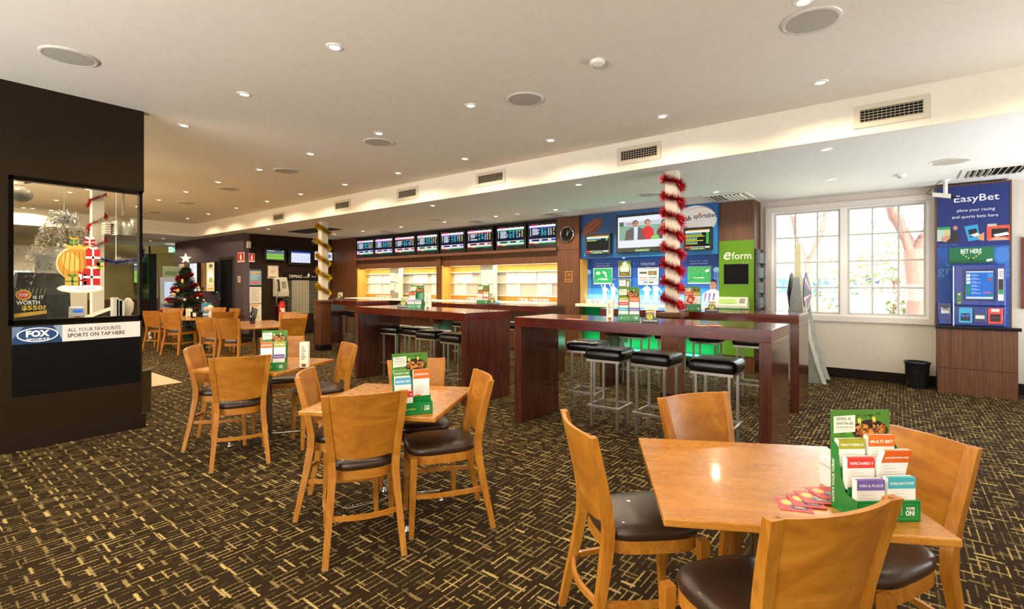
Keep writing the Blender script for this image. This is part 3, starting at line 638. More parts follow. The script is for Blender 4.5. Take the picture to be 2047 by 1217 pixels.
# ================================================================ leaflet stands
GREEN = '#0E7A34'
def bbq_card(b, x0, x1, z0, z1, y, seed=1):
    """barbecue prize card: grass, flames, plate of grilled meat and a cream text panel"""
    rnd = random.Random(seed); w, h = x1 - x0, z1 - z0; X = lambda f: x0 + w * f; Z = lambda f: z0 + h * f; r = .012
    b.use('print', '#4B7F2C'); pts = [(x0, z0), (x1, z0), (x1, z1 - r), (x1 - r * .3, z1 - r * .3), (x1 - r, z1), (x0 + r, z1), (x0 + r * .3, z1 - r * .3), (x0, z1 - r)]; b.poly(pts, y)
    for c, n in (('#5F9A38', 14), ('#3A6A24', 14)):
        b.use(col=c)
        for i in range(n): fx, fz = rnd.random(), rnd.random(); b.disc(X(.08 + .84 * fx), Z(.08 + .8 * fz), w * .05, h * .04, y - .0004, 8)
    b.use(col='#2A1A12').disc(X(.66), Z(.34), w * .31, h * .34, y - .0008)
    for c, n, s in (('#8A4A1E', 16, .07), ('#C98434', 18, .055), ('#5A2C12', 12, .04), ('#E0B04A', 14, .03), ('#7FA63A', 7, .03), ('#F0E0B0', 6, .025)):
        b.use(col=c)
        for i in range(n): a = rnd.uniform(0, 2 * PI); q = rnd.random() ** .5 * .26; b.disc(X(.66 + math.cos(a) * q), Z(.36 + math.sin(a) * q * .95), w * s * .9, h * s * .7, y - .0012 - i * 1e-5, 7, rnd.uniform(0, 3))
    for c, dz in (('#E9A52E', 0), ('#F4CF5A', -.02)):
        b.use(col=c)
        for fx in (.46, .49, .71, .74): b.disc(X(fx), Z(.66 + dz + .05 * (fx > .6)), w * .014, h * .10, y - .0016 + dz * .001, 7, .15)
    b.use(col='#E6E9D8').poly([(X(.03), Z(.26)), (X(.40), Z(.30)), (X(.40), Z(.84)), (X(.03), Z(.80))], y - .002)
    b.use(col='#4C5A45').text('WIN A', X(.07), Z(.72), h * .10, y - .0024, None, 'l', .01); b.text('GRAND FINAL BBQ', X(.07), Z(.57), h * .10, y - .0024, w * .30, 'l', .01); b.text('WITH GRAND FINAL HEROES', X(.07), Z(.45), h * .06, y - .0024, w * .30, 'l')
    for i in range(2): b.rect(X(.07), X(.34), Z(.37 - .05 * i), Z(.375 - .05 * i), y - .0024)
def leaflet_stand(loc, facing, label, k=1.0, header=True, full=True):
    t = thing('leaflet_stand', label, 'leaflet stand', (loc[0], loc[1], loc[2] + .0006), R(facing + 90), 'green betting leaflet stands'); t.scale = (1, 1, .87); a = .095 * k; d = .115 * k; P = lambda v: v * k
    b = MB('plastic', GREEN); b.box(-a, a, 0, d, 0, P(.004)); b.rbox(-a, a, 0, P(.004), 0, P(.072), .001); b.box(-a, a, d - P(.004), d, 0, P(.235)); b.box(-a, a, P(.040), P(.043), P(.004), P(.10)); b.box(-a, a, P(.075), P(.078), P(.004), P(.155)); b.box(-P(.0012), P(.0012), P(.004), d, 0, P(.07))
    tray = b.build('tray', t)
    prof = [(0, 0), (d, 0), (d, .235 * k), (.100 * k, .24 * k), (.086 * k, .225 * k), (.070 * k, .12 * k), (.05 * k, .078 * k), (.03 * k, .072 * k), (0, .072 * k)]
    for s in (-1, 1):
        b = MB('plastic', GREEN); xx = s * a; n = len(prof); b.add([(xx - .0015, y, z) for y, z in prof] + [(xx + .0015, y, z) for y, z in prof], [tuple(range(n)), tuple(range(2 * n - 1, n - 1, -1))] + [(j, j + n, (j + 1) % n + n, (j + 1) % n) for j in range(n)])
        if full:                                         # HOW'S YOUR FORM? up each side
            b.use('print', '#F2F4EE'); T0 = b.T; b.T = Matrix.Translation((xx + s * .0019, d - P(.012), P(.10))) @ Matrix.Rotation(s * PI / 2, 4, 'Z') @ Matrix.Rotation(-PI / 2, 4, 'Y'); b.text("HOW'S YOUR FORM?", 0, 0, P(.011), 0, P(.155), 'c', .012); b.T = T0
        b.build('side_fin', t)
    b = MB('plastic', '#2D8B48'); b.box(-a, a, d, d + P(.003), P(.15), P(.349)) if header else None
    if header: bbq_card(b, -a, a, P(.236), P(.35), d - P(.0012), 3); b.build('header_card', t)
    b = MB('print', '#F4F7F0'); b.text('tab', -a * .80, P(.036), P(.012), -.0006, None, 'l', .02); b.use(col='#D7E84A').text('sportsbet', -a * .50, P(.034), P(.013), -.0006, None, 'l', .004)
    b.use(col='#F4F7F0').rect(a * .40, a * .41, P(.022), P(.05), -.0006)
    b.text("YOU'RE", a * .68, P(.046), P(.010), -.0006, P(.028), 'c', .03); b.text('ON!', a * .68, P(.030), P(.018), -.0006, P(.028), 'c', .03)
    b.use(col='#3FA05A'); picture_frame(b, -a * .92, a * .92, P(.010), P(.060), P(.0012), -.0004, .0002); b.build('front_logo', tray); return t
def pad(stand, sx, row, head, title, label, h=.10, lean=0.0, k=1.0, dy=0.0, w=.085, depth=.020):
    """a bundle of slips standing in a pocket: coloured heading over printed white"""
    y0 = (.010, .050, .088)[row] * k + dy; z0 = (.030, .088, .145)[row] * k; h *= 1.24
    base = Matrix.Translation(stand.location) @ Matrix.Rotation(stand.rotation_euler.z, 4, 'Z'); p = base @ Vector((sx * .0475 * k, y0, z0)); h *= k; w *= k
    b = MB('print', '#F1EEE8'); L = lambda z: -lean * (z / h) ** 2
    zs = [0, h * .35, h * .7, h]; b.loft([[(-w / 2, L(z), z), (w / 2, L(z), z), (w / 2, L(z) + depth * k, z), (-w / 2, L(z) + depth * k, z)] for z in zs])
    b.use(col=head); y = lambda z: L(z) - .0006
    b.add([(-w / 2, y(h * .68), h * .68), (w / 2, y(h * .68), h * .68), (w / 2, y(h), h), (-w / 2, y(h), h)], [(0, 1, 2, 3)]); b.add([(-w / 2, L(h) - .0006, h + .0004), (w / 2, L(h) - .0006, h + .0004), (w / 2, L(h) + depth * k * .6, h + .0004), (-w / 2, L(h) + depth * k * .6, h + .0004)], [(0, 1, 2, 3)])
    b.use(col='#FFFFFF').text(title, 0, h * .83, h * .085, y(h * .84) - .0008, w * .86, 'c', .012)
    b.use(col='#B9B4AE'); b.text('Placing a Bet', -w * .38, h * .60, h * .035, y(h * .60) - .0008, None, 'l')
    for i in range(5): zz = h * (.52 - .085 * i); b.rect(-w * .38, w * (.1 + .07 * (i % 3)), zz, zz + h * .012, y(zz) - .0008)
    b.use(col=head).rect(-w * .38, -w * .05, h * .06, h * .12, y(h * .1) - .0008)
    p.z = stand.location.z + (p.z - stand.location.z) * .87; o = solo(b, 'betting_slip_pad', label, 'betting slips', p, stand.rotation_euler.z, 'pads of betting slips in the green stands'); o.scale = (1, 1, .87); return o
OL, OR, RE, PU, TE, BL = '#9FA32C', '#EC6A1E', '#DC3A36', '#7563B2', '#46AEBC', '#5DA3C6'
st = leaflet_stand((-.02, 1.842, TH), -50, 'green leaflet stand with six slip pads on the coaster table')
for a in ((-1, 0, PU, 'WIN & PLACE', 'purple headed slips low in the stand on the coaster table', .088), (1, 0, TE, 'QUINELLA/EXACTA/DUET', 'teal headed slips low in the stand on the coaster table', .094),
          (-1, 1, RE, 'TRIFECTA/FIRST 4', 'red headed slips in the middle of the stand on the coaster table', .09), (1, 1, OR, 'QUADDIE/RUNNING DOUBLE', 'orange headed slips leaning out of the stand on the coaster table', .118, .03),
          (-1, 2, OL, 'PARLAY FORMULA', 'olive headed slips at the top of the stand on the coaster table', .085), (1, 2, OR, 'MULTI BET', 'upright orange headed slips behind the leaning ones on the coaster table', .095)): pad(st, *a)
st = leaflet_stand((-2.06, 1.78, TH), -29, 'green leaflet stand with an empty pocket on the middle square table', 1.05)
for a in ((-1, 0, RE, 'FIRST 4', 'red headed slips low in the stand on the middle square table', .088), (-1, 1, BL, 'MYSTERY BETS', 'blue banded slips in the stand on the middle square table', .10), (1, 1, OR, 'QUADDIE/RUNNING DOUBLE', 'orange headed slips in the stand on the middle square table', .135),
          (-1, 2, '#5C8A3A', 'FOOTY TAB', 'red and green footy slips at the top of the stand on the middle square table', .085)): pad(st, *a, k=1.05)
st = leaflet_stand((-4.04, 1.975, TH), -38, 'green leaflet stand with two tall columns of slips on the menu card table', 1.05)
for a in ((-1, 0, BL, 'EXACTA', 'pale blue banded slips low in the stand on the menu card table', .09), (1, 0, PU, 'WIN & PLACE', 'purple banded slips low in the stand on the menu card table', .09), (-1, 1, OR, 'QUADDIE', 'orange headed slips in the stand on the menu card table', .13), (1, 1, OL, 'PARLAY FORMULA', 'olive headed slips in the stand on the menu card table', .135)): pad(st, *a, k=1.05)

def menu_card(loc, rz, label, h=.19, w=.055):
    b = MB('print', '#EDE4CC'); b.prism([(-w / 2, 0), (w / 2, 0), (w / 2, h), (-w / 2, h)], 0, .0015); b.add([(w / 2, 0, 0), (w / 2, .05, 0), (w / 2, .05, h), (w / 2, 0, h)], [(0, 1, 2, 3)]); b.add([(-w / 2, 0, 0), (-w / 2, .05, 0), (-w / 2, .05, h), (-w / 2, 0, h)], [(0, 3, 2, 1)])
    b.add([(-w / 2, .05, 0), (w / 2, .05, 0), (w / 2, .05, h), (-w / 2, .05, h)], [(0, 1, 2, 3)][::-1])
    b.use(col='#4A3A2A')
    for i in range(7): b.rect(-w * .30, w * (.05 + .1 * (i % 3)), h * (.80 - .08 * i), h * (.825 - .08 * i), -.0008)
    b.use(col='#A8592A').disc(0, h * .09, w * .30, h * .07, -.0008); b.use(col='#5A2A14').disc(0, h * .06, w * .2, h * .04, -.0012)
    return solo(b, 'menu_card', label, 'menu card', (loc[0], loc[1], loc[2] + .0006), rz, 'upright cream menu cards')
menu_card((-3.98, 2.22, TH), R(45), 'upright cream menu card on the table beside the leaflet stand, left side of room', .215, .07)
# four coasters
for i, (px, py, a, l) in enumerate([(1587, 1010, 20, 'leftmost red beer coaster lying on the near table'), (1611, 1004, 24, 'red beer coaster second from the left in the overlapping row'), (1628, 998, 30, 'red beer coaster third from the left with gold lettering'), (1652, 990, 40, 'rightmost red beer coaster, tucked beside the green stand')]):
    x, y, _ = on_z(px, py, TH); b = MB('print', '#B23A44'); s = .047; b.box(-s, s, -s, s, 0, .0015); b.T = Matrix.Rotation(-PI / 2, 4, 'X')
    z = -.0018 - .0; b.use(col='#D9B45A').disc(-.018, .014, .017, .020, z); b.use(col='#3C4A66').rect(-.012, .036, -.030, .004, z - .0002); b.use(col='#EFE2C0').text('CARLTON', .012, -.002, .010, z - .0004, .044, 'c', .01); b.text('MID', .014, -.018, .012, z - .0004, None, 'c', .02)
    solo(b, 'coaster', l, 'coaster', (x, y, TH + .0002 + .0026 * i), R(a), 'beer coasters on the near table')
c = on_z(1682, 990, TH); b = MB('print', '#E6DFE0').rbox(-.012, .012, -.05, .05, 0, .10, .001); b.use(col='#B9A9B8').box(-.0125, .0125, -.0505, .0505, .07, .075)
solo(b, 'slip_box', 'small white slip box standing behind the green stand on the near table', 'box', (c[0] - .03, c[1] + .05, TH), R(40))

# ---------------------------------------------------------------- things on the bar tables
def spirit_caddy(loc, rz, label, k=1.0):
    t = thing('spirit_caddy', label, 'table caddy', (loc[0], loc[1], loc[2] + .0006), rz, 'black spirit caddies'); P = lambda v: v * k
    b = MB('plastic', '#0C0D0C'); pts = [(P(-.09), 0), (P(.09), 0), (P(.09), P(.055)), (P(.05), P(.06))] + [(P(.05) * math.cos(q), P(.065) + P(.05) * math.sin(q)) for q in (PI * i / 8 for i in range(9))] + [(P(-.05), P(.06)), (P(-.09), P(.055))]
    b.prism(pts, 0, P(.006)); b.box(P(-.09), P(.09), 0, P(.07), 0, P(.006)); b.box(P(-.09), P(.09), P(.064), P(.07), 0, P(.055)); b.box(P(-.09), P(-.086), 0, P(.07), 0, P(.05)); b.box(P(.086), P(.09), 0, P(.07), 0, P(.05)); b.build('holder', t)
    b = MB('print', '#C9C23A'); b.disc(0, P(.068), P(.036), P(.036), -.0006); b.use(col='#16160F').disc(0, P(.068), P(.031), P(.031), -.0010); b.use(col='#D8D24A').disc(0, P(.068), P(.028), P(.028), -.0013); b.use(col='#1A1A12').text('T', 0, P(.068), P(.036), -.0017, None, 'c', .02)
    b.use(col='#E8E4D2').text('TANCKRIDGE', 0, P(.022), P(.018), -.0006, P(.155), 'c', .01); b.build('badge', t)
    return t
def caddy_cards(t, label, k=1.0, c1='#D9552E', c2='#A9A23A'):
    base = Matrix.Translation(t.location) @ Matrix.Rotation(t.rotation_euler.z, 4, 'Z'); p = base @ Vector((0, .02 * k, .007 * k)); b = MB('print', '#EDE6DA'); b.box(-.045 * k, .045 * k, 0, .015 * k, 0, .14 * k); b.box(-.02 * k, .06 * k, .018 * k, .034 * k, 0, .155 * k)
    b.use(col=c1).rect(-.045 * k, .045 * k, .085 * k, .105 * k, -.0006); b.use(col=c2).rect(-.045 * k, .045 * k, .115 * k, .135 * k, -.0006); b.use(col='#9A8F84')
    for i in range(3): b.rect(-.035 * k, .03 * k, (.05 + .01 * i) * k, (.053 + .01 * i) * k, -.0006)
    solo(b, 'card_bundle', label, 'cards', p, t.rotation_euler.z)
def on_table(px, y, yaw=0): x = on_y(px, 640, y)[0]; return (x, y, BH)
FACE = R(20)
menu_card(on_table(1219, 4.14), R(18), 'upright cream menu card on the centre foreground bar table', .185, .06)
st = leaflet_stand(on_table(1257, 4.16), -66, 'green leaflet stand on the centre foreground bar table')
for a in ((-1, 0, TE, 'QUINELLA', 'teal headed slips in the stand on the centre foreground bar table', .088), (1, 0, PU, 'WIN & PLACE', 'purple headed slips in the stand on the centre foreground bar table', .088), (-1, 1, RE, 'TRIFECTA', 'red headed slips in the stand on the centre foreground bar table', .088), (1, 1, OR, 'QUADDIE', 'orange headed slips in the stand on the centre foreground bar table', .13), (-1, 2, OL, 'PARLAY', 'olive headed slips in the stand on the centre foreground bar table', .08)): pad(st, *a)
sc = spirit_caddy(on_table(1299, 4.12), R(18), 'black spirit caddy with a yellow T badge on the centre foreground bar table', .78); caddy_cards(sc, 'white and orange cards in the spirit caddy on the centre foreground table', .78)
st = leaflet_stand(on_table(1385, 6.22), -70, 'green leaflet stand on the bar table just right of the red tinsel post')
for a in ((-1, 1, OR, 'QUADDIE', 'orange headed slips in the stand right of the red tinsel post', .15), (1, 1, '#B59A3A', 'PARLAY', 'gold headed slips in the stand right of the red tinsel post', .15)): pad(st, *a)
sc = spirit_caddy(on_table(1423, 6.22), R(15), 'black spirit caddy with yellow badge before the green form kiosk', .85); caddy_cards(sc, 'olive and white cards in the caddy before the green form kiosk', .85, '#E4DFD2', '#A9A23A')
sc = spirit_caddy(on_table(806, 4.62), R(30), 'black spirit caddy on the left of centre bar table', .95); caddy_cards(sc, 'cards in the spirit caddy on the left of centre bar table', .95, '#E4DFD2', '#A9A23A')
st = leaflet_stand(on_table(828, 4.50), -62, 'green leaflet stand on the left of centre bar table', 1.05)
for a in ((-1, 0, '#9C8FC0', 'WIN', 'lilac headed slips in the stand on the left of centre bar table', .085), (1, 0, '#9C8FC0', 'PLACE', 'pale purple slips, right of the lilac ones on the left of centre bar table', .085), (-1, 1, '#E0562A', 'MULTI', 'red topped slips leaning in the stand on the left of centre bar table', .13, .02)): pad(st, *a, k=1.05)
menu_card(on_table(855, 4.50), R(28), 'upright cream menu card on the left of centre bar table', .20, .075)
st = leaflet_stand(on_table(964, 6.32), -62, 'green leaflet stand on the bar table before the lit form niches', 1.05)
for a in ((-1, 0, '#C9C2C0', 'WIN', 'pale slips low in the stand before the lit form niches', .085), (1, 0, RE, 'FIRST 4', 'red headed slips low in the stand before the lit form niches', .085), (-1, 1, RE, 'TRIFECTA', 'red headed slips at the upper left of the stand before the lit form niches', .12), (1, 1, '#B9A03C', 'PARLAY', 'gold headed slips in the stand before the lit form niches', .12)): pad(st, *a, k=1.05)
sc = spirit_caddy(on_table(984, 6.34), R(25), 'black spirit caddy on the table before the lit form niches', .9); caddy_cards(sc, 'cards in the caddy before the lit form niches', .9, '#E0562A', '#A9A23A')
sc = spirit_caddy(on_table(678, 6.35), R(35), 'black spirit caddy on the farthest bar table by the gold tinsel post', .95); caddy_cards(sc, 'cream cards in the caddy on the farthest bar table', .95, '#E9E2CE', '#8FA05A')
b = MB('print', '#7FB4DA'); b.ball((0, 0, .03), .03, 8, 5); b.ball((.03, .01, .025), .025, 8, 5); solo(b, 'paper_ball', 'crumpled pale blue paper beside the spirit caddy before the lit niches', 'paper', on_table(993, 6.30))
for i, (px, py, z, a, l) in enumerate([(1140, 637.5, BH, 5, 'two-tone coaster lying on the left of the centre foreground bar table'), (1158, 639, BH, 25, 'second coaster from the left on the centre foreground bar table'), (1402, 651, BH, 8, 'coaster in the middle right of the centre foreground bar table'), (1430, 651.5, BH, 30, 'rightmost coaster on the centre foreground bar table'),
   (775, 614.5, BH, 5, 'coaster at the left of the left of centre bar table'), (893, 622, BH, 10, 'coaster right of the menu card on the left of centre bar table'), (908, 621.5, BH, 30, 'rightmost coaster on the left of centre bar table'), (935, 606.3, BH, 0, 'coaster on the table before the lit form niches'), (1490, 622.5, BH, 10, 'coaster on the bar table nearest the window'), (690, 597.8, BH, 0, 'coaster on the farthest bar table')]):
    x, y, _ = on_z(px, py, z); b = MB('print', '#C9604A').box(-.047, .047, -.047, .047, 0, .0015); b.use(col='#E4C9A8').add([(-.03, -.03, .0018), (.03, -.03, .0018), (.03, .0, .0018), (-.03, .0, .0018)], [(0, 1, 2, 3)])
    solo(b, 'coaster', l, 'coaster', (x, y, z + .0003 + .002 * (i % 2)), R(a), 'coasters on the bar tables')
# ---------------------------------------------------------------- on the far dining tables
c = on_z(512, 645, TH); b = MB('gloss', '#1B211B'); b.lathe([(.045, 0), (.048, .02), (.048, .17), (.018, .24), (.016, .29), (.02, .30), (.001, .302)], 14); solo(b, 'sauce_bottle', 'dark glass bottle standing on the long table by the dark wall corner', 'bottle', (-9.2, 4.15, TH))
c = (-11.75, 4.15, TH + .0006); t = thing('condiment_caddy', 'black condiment caddy on the table before the Christmas tree', 'caddy', c, R(30))
b = MB('plastic', '#0E0E10'); b.rbox(-.10, .10, -.06, .06, 0, .13, .01); b.tube([(-.08, 0, .13), (-.06, 0, .21), (.06, 0, .21), (.08, 0, .13)], .012, 8); b.build('holder', t); b = MB('print', '#D8D4CC'); b.rect(-.04, .04, .03, .11, -.061); b.build('label_plate', t)
menu_card((-12.0, 4.08, TH), R(38), 'small cream card left of the black condiment caddy', .19, .11)
b = MB('print', '#2F7FAE').prism([(-.11, 0), (.11, 0), (.11, .30), (-.11, .30)], 0, .01); b.use(col='#E08A6A').disc(0, .17, .07, .05, -.002); b.use(col='#F2C8B0').disc(0, .19, .04, .03, -.004); b.use(col='#E9E3D8').rect(-.08, .08, .03, .07, -.002); solo(b, 'promo_card', 'blue promotional card with a pink fish shape behind the black caddy', 'card', (-11.98, 4.42, TH), R(38))
b = MB('gloss', '#D9CFB0'); b.lathe([(.03, 0), (.035, .12), (.02, .15), (.06, .19), (.062, .24), (.03, .27), (.001, .272)], 14); solo(b, 'table_lamp', 'small round topped cream ornament right of the black caddy', 'ornament', (-11.52, 4.33, TH))
# ================================================================ screens
def tv(name, label, cat, x0, x1, z0, z1, y, rz=0.0, border=.03, depth=.07, draw=None, origin=None, bezel='#0B0B0C', group=None, chin=0.0):
    """flat television: casing and a lit display; x/z are wall coordinates when rz = 0, local ones otherwise"""
    w, h = x1 - x0, z1 - z0; loc = origin or ((x0 + x1) / 2, y, (z0 + z1) / 2); t = thing(name, label, cat, loc, rz, group); a, e = w / 2, h / 2
    b = MB('plastic', bezel); b.rbox(-a, a, 0, depth, -e, e, .008); b.build('casing', t)
    s = MB('screen', '#101418'); draw(s, -a + border, a - border, -e + border + chin, e - border, -.002); s.build('display', t); return t
def odds(main, seed):
    def f(s, x0, x1, z0, z1, y):
        rnd = random.Random(seed); w, h = x1 - x0, z1 - z0; X = lambda q: x0 + w * q; Z = lambda q: z0 + h * q
        s.use(col='#0B1530').rect(x0, x1, z0, z1, y); s.use(col='#F4F2FF').rect(X(0), X(1), Z(.84), Z(.95), y - .001); s.use(col=main).rect(X(0), X(1), Z(.80), Z(.85), y - .0012); s.use(col='#D04A86').rect(X(.06), X(.3), Z(.93), Z(1), y - .0013)
        for i in range(9): s.use(col=('#D04A86', '#2A2A30', '#C9C23A')[i % 3]); s.rect(X(.32 + .07 * i), X(.35 + .07 * i), Z(.95), Z(.985), y - .0012)
        cols = [(.03, '#DDE3F0', .05), (.12, '#DDE3F0', .30), (.46, '#47B9C4', .10), (.58, '#47B9C4', .10), (.72, '#C9D6E4', .06), (.81, '#C9D6E4', .06), (.91, '#D9D24A', .06)]
        for r in range(8):
            zz = .77 - .047 * r
            for cx, cc, cw in cols:
                if rnd.random() < .93: s.use(col=cc).rect(X(cx), X(cx + cw * rnd.uniform(.6, 1)), Z(zz - .012), Z(zz + .017), y - .0012)
        s.use(col=main).rect(X(0), X(1), Z(.16), Z(.27), y - .001); s.use(col='#F2F2F6').rect(X(0), X(1), Z(.25), Z(.275), y - .0012); s.use(col='#EDEDF6').rect(X(0), X(.1), Z(.17), Z(.24), y - .0013).rect(X(.40), X(.48), Z(.17), Z(.24), y - .0013).rect(X(.72), X(.84), Z(.17), Z(.24), y - .0013)
        s.use(col='#101526').rect(X(.13), X(.37), Z(.18), Z(.24), y - .0014).rect(X(.52), X(.69), Z(.18), Z(.24), y - .0014)
        s.use(col='#F4F6F6').rect(X(0), X(1), Z(.08), Z(.15), y - .001); s.use(col='#D83A4A').rect(X(0), X(.2), Z(.02), Z(.08), y - .001); s.use(col='#3FA86A').rect(X(.35), X(1), Z(.02), Z(.07), y - .001); s.use(col='#E9C04A').rect(X(.2), X(.35), Z(.02), Z(.07), y - .001)
    return f
px = [(715, 747, '#3B4FA8'), (751.5, 785, '#B455B8'), (791, 829, '#D8404A'), (835.5, 874.5, '#8FA86A'), (883.5, 927.5, '#A264C8'), (936, 983.5, '#D8504E'), (995, 1048.5, '#2F9A5A'), (1059, 1116, '#3A46B4')]
xs = [(on_y(a, 470, 8.36)[0], on_y(d, 470, 8.36)[0]) for a, d, _ in px]
for i, ((a, d), (_, _, c)) in enumerate(zip(xs, px)):
    tv('racing_screen', 'racing odds screen in the row over the lit niches, %s from the clock' % ORD[7 - i], 'television', a - .045, min(d + .045, -5.36), 2.155, 2.685, 8.345, draw=odds(c, i), border=.045, group='racing odds screens over the niches', chin=.03)
def football(s, x0, x1, z0, z1, y):
    h = z1 - z0; w = x1 - x0; s.use(col='#8CC152').rect(x0, x1, z0, z1, y); s.use(col='#79B347').rect(x0, x1, z0 + h * .3, z0 + h * .42, y - .001); s.use(col='#6F7C8A').rect(x0, x1, z0 + h * .62, z1, y - .001); s.use(col='#4B5663').rect(x0, x1, z0 + h * .80, z0 + h * .92, y - .002); s.use(col='#EEF2F4').rect(x0 + w * .04, x0 + w * .45, z1 - h * .07, z1 - h * .01, y - .003); s.rect(x1 - w * .09, x1 - w * .02, z1 - h * .1, z1 - h * .01, y - .003)
def grid_tv(s, x0, x1, z0, z1, y):
    rnd = random.Random(5); h = z1 - z0; w = x1 - x0; s.use(col='#DCE8FF').rect(x0, x1, z0, z1, y); s.use(col='#3A55C0').rect(x0, x1, z1 - h * .12, z1, y - .001)
    for i in range(90): s.use(col=rnd.choice(['#C86A88', '#8FA0C8', '#5C6C9A', '#D8A0B0'])); u, v = rnd.random() * .94, rnd.random() * .8; s.rect(x0 + w * u, x0 + w * (u + .04), z0 + h * v + h * .02, z0 + h * (v + .02) + h * .02, y - .001)
def horse_tv(s, x0, x1, z0, z1, y):
    h = z1 - z0; w = x1 - x0; s.use(col='#D5DAE4').rect(x0, x1, z0, z1, y); s.use(col='#6C7284').disc(x0 + w * .75, z0 + h * .5, w * .2, h * .25, y - .001); s.use(col='#3E4356').disc(x0 + w * .6, z0 + h * .6, w * .14, h * .2, y - .002); s.use(col='#F0F2F6').rect(x0, x1, z0, z0 + h * .15, y - .003)
def wall_tv(p0, p1, label, draw, u=-13.33, depth=.06, **kw):
    a, d = on_x(*p0, u), on_x(*p1, u); w, h = d[1] - a[1], a[2] - d[2]
    return tv('wall_television', label, 'television', -w / 2, w / 2, -h / 2, h / 2, 0, U90, draw=draw, origin=(u, (a[1] + d[1]) / 2, (a[2] + d[2]) / 2), depth=depth, **kw)
wall_tv((529, 496), (571, 523), 'wall television showing a green football pitch', football, border=.05)
wall_tv((577, 497), (625, 531), 'wall television showing a pale blue results grid', grid_tv, border=.075)
wall_tv((626, 499), (667, 524), 'wall television half hidden behind the gold tinsel post', horse_tv, border=.05)
def panel_tv(s, x0, x1, z0, z1, y):
    h = z1 - z0; w = x1 - x0; X = lambda q: x0 + w * q; Z = lambda q: z0 + h * q
    s.use(col='#E9ECF4').rect(x0, x1, z0, z1, y); s.use(col='#8FB09A').rect(X(.03), X(1), Z(.24), Z(.80), y - .001); s.use(col='#C9CCD2').rect(X(.03), X(1), Z(.70), Z(.84), y - .0015); s.use(col='#5C6B58').rect(X(.03), X(.12), Z(.70), Z(.84), y - .002); s.use(col='#B58AA0').rect(X(.18), X(.42), Z(.74), Z(.79), y - .002)
    # three seated panellists, head and shoulders
    def man(cx, top, wd, coat, shirt, face, hair):
        s.use(col=coat).poly([(X(cx - wd), Z(.24)), (X(cx + wd), Z(.24)), (X(cx + wd * .86), Z(top - .30)), (X(cx + wd * .3), Z(top - .22)), (X(cx - wd * .3), Z(top - .22)), (X(cx - wd * .86), Z(top - .32))], y - .003)
        s.use(col=shirt).poly([(X(cx - .03), Z(.24)), (X(cx + .04), Z(.24)), (X(cx + .05), Z(top - .2)), (X(cx - .03), Z(top - .2))], y - .0035); s.use(col=hair).disc(X(cx), Z(top - .08), w * .058, h * .095, y - .004); s.use(col=face).disc(X(cx + .006), Z(top - .115), w * .046, h * .095, y - .0045)
        s.use(col='#6A4A40').rect(X(cx - .03), X(cx + .035), Z(top - .105), Z(top - .095), y - .005); s.rect(X(cx - .015), X(cx + .025), Z(top - .17), Z(top - .162), y - .005)
    man(.36, .86, .22, '#6E665E', '#DCE6F6', '#C98F72', '#5A463A'); man(.60, .86, .13, '#E0383A', '#E0383A', '#D9A080', '#55604E'); man(.92, .82, .16, '#5A5654', '#D8D8E0', '#C99A84', '#4A4440')
    s.use(col='#8FD06A').poly([(X(.66), Z(.24)), (X(.84), Z(.24)), (X(.80), Z(.38)), (X(.68), Z(.34))], y - .006)
def odds_dark(rows):
    def f(s, x0, x1, z0, z1, y):
        rnd = random.Random(rows); h = z1 - z0; w = x1 - x0; X = lambda q: x0 + w * q; Z = lambda q: z0 + h * q; s.use(col='#0B0B0F').rect(x0, x1, z0, z1, y); s.use(col='#F2EFE8').rect(X(0), X(1), Z(.83), Z(.95), y - .001); s.use(col='#E8A33A').rect(X(.1), X(1), Z(.93), Z(.98), y - .0012)
        s.use(col='#E4512E').rect(X(0), X(.3), Z(.02), Z(.12), y - .001); s.use(col='#F0EFEA').rect(X(.18), X(1), Z(.02), Z(.10), y - .0012)
        for r in range(rows):
            zz = .76 - .075 * r; s.use(col=('#58C4E4', '#E6E04A', '#E6E04A')[r % 3]); x = .02
            while x < rnd.uniform(.45, .8): L = rnd.uniform(.05, .14); s.rect(X(x), X(x + L), Z(zz), Z(zz + .045), y - .001); x += L + .015
            s.use(col='#4ADB5A').rect(X(.86), X(.97), Z(zz), Z(zz + .05), y - .001)
    return f
def alc(p0, p1, label, draw, y=8.33, **kw):
    a, d = on_y(*p0, y), on_y(*p1, y); return tv('alcove_television', label, 'television', a[0], d[0], d[2], a[2], y, draw=draw, **kw)
t = alc((1231, 431), (1342, 501), 'large television in the blue alcove showing three panellists', panel_tv, border=.045, chin=.04)
t2 = alc((1170, 469), (1220, 507), 'small television in the blue alcove under the painted football', odds_dark(2), border=.035)
t3 = alc((1366, 456), (1423, 499.5), 'small television in the blue alcove right of the red tinsel post', odds_dark(8), border=.035)
for tt, s, w in ((t, 'BET LIVE IN PLAY', .30), (t2, 'TAB FIXED ODDS', .24), (t3, 'TAB FIXED ODDS', .26)):
    hh = [c for c in kids(tt) if c.name.startswith('casing')][0]; zb = min(v.co.z for v in hh.data.vertices); b = MB('print', '#2C5A33').box(-w / 2, w / 2, -.012, -.004, zb + .005, zb + .06); b.use(col='#D8E2CF').text(s, 0, zb + .032, .022, -.0125, w * .8, 'c', .01); b.build('name_plate', tt)

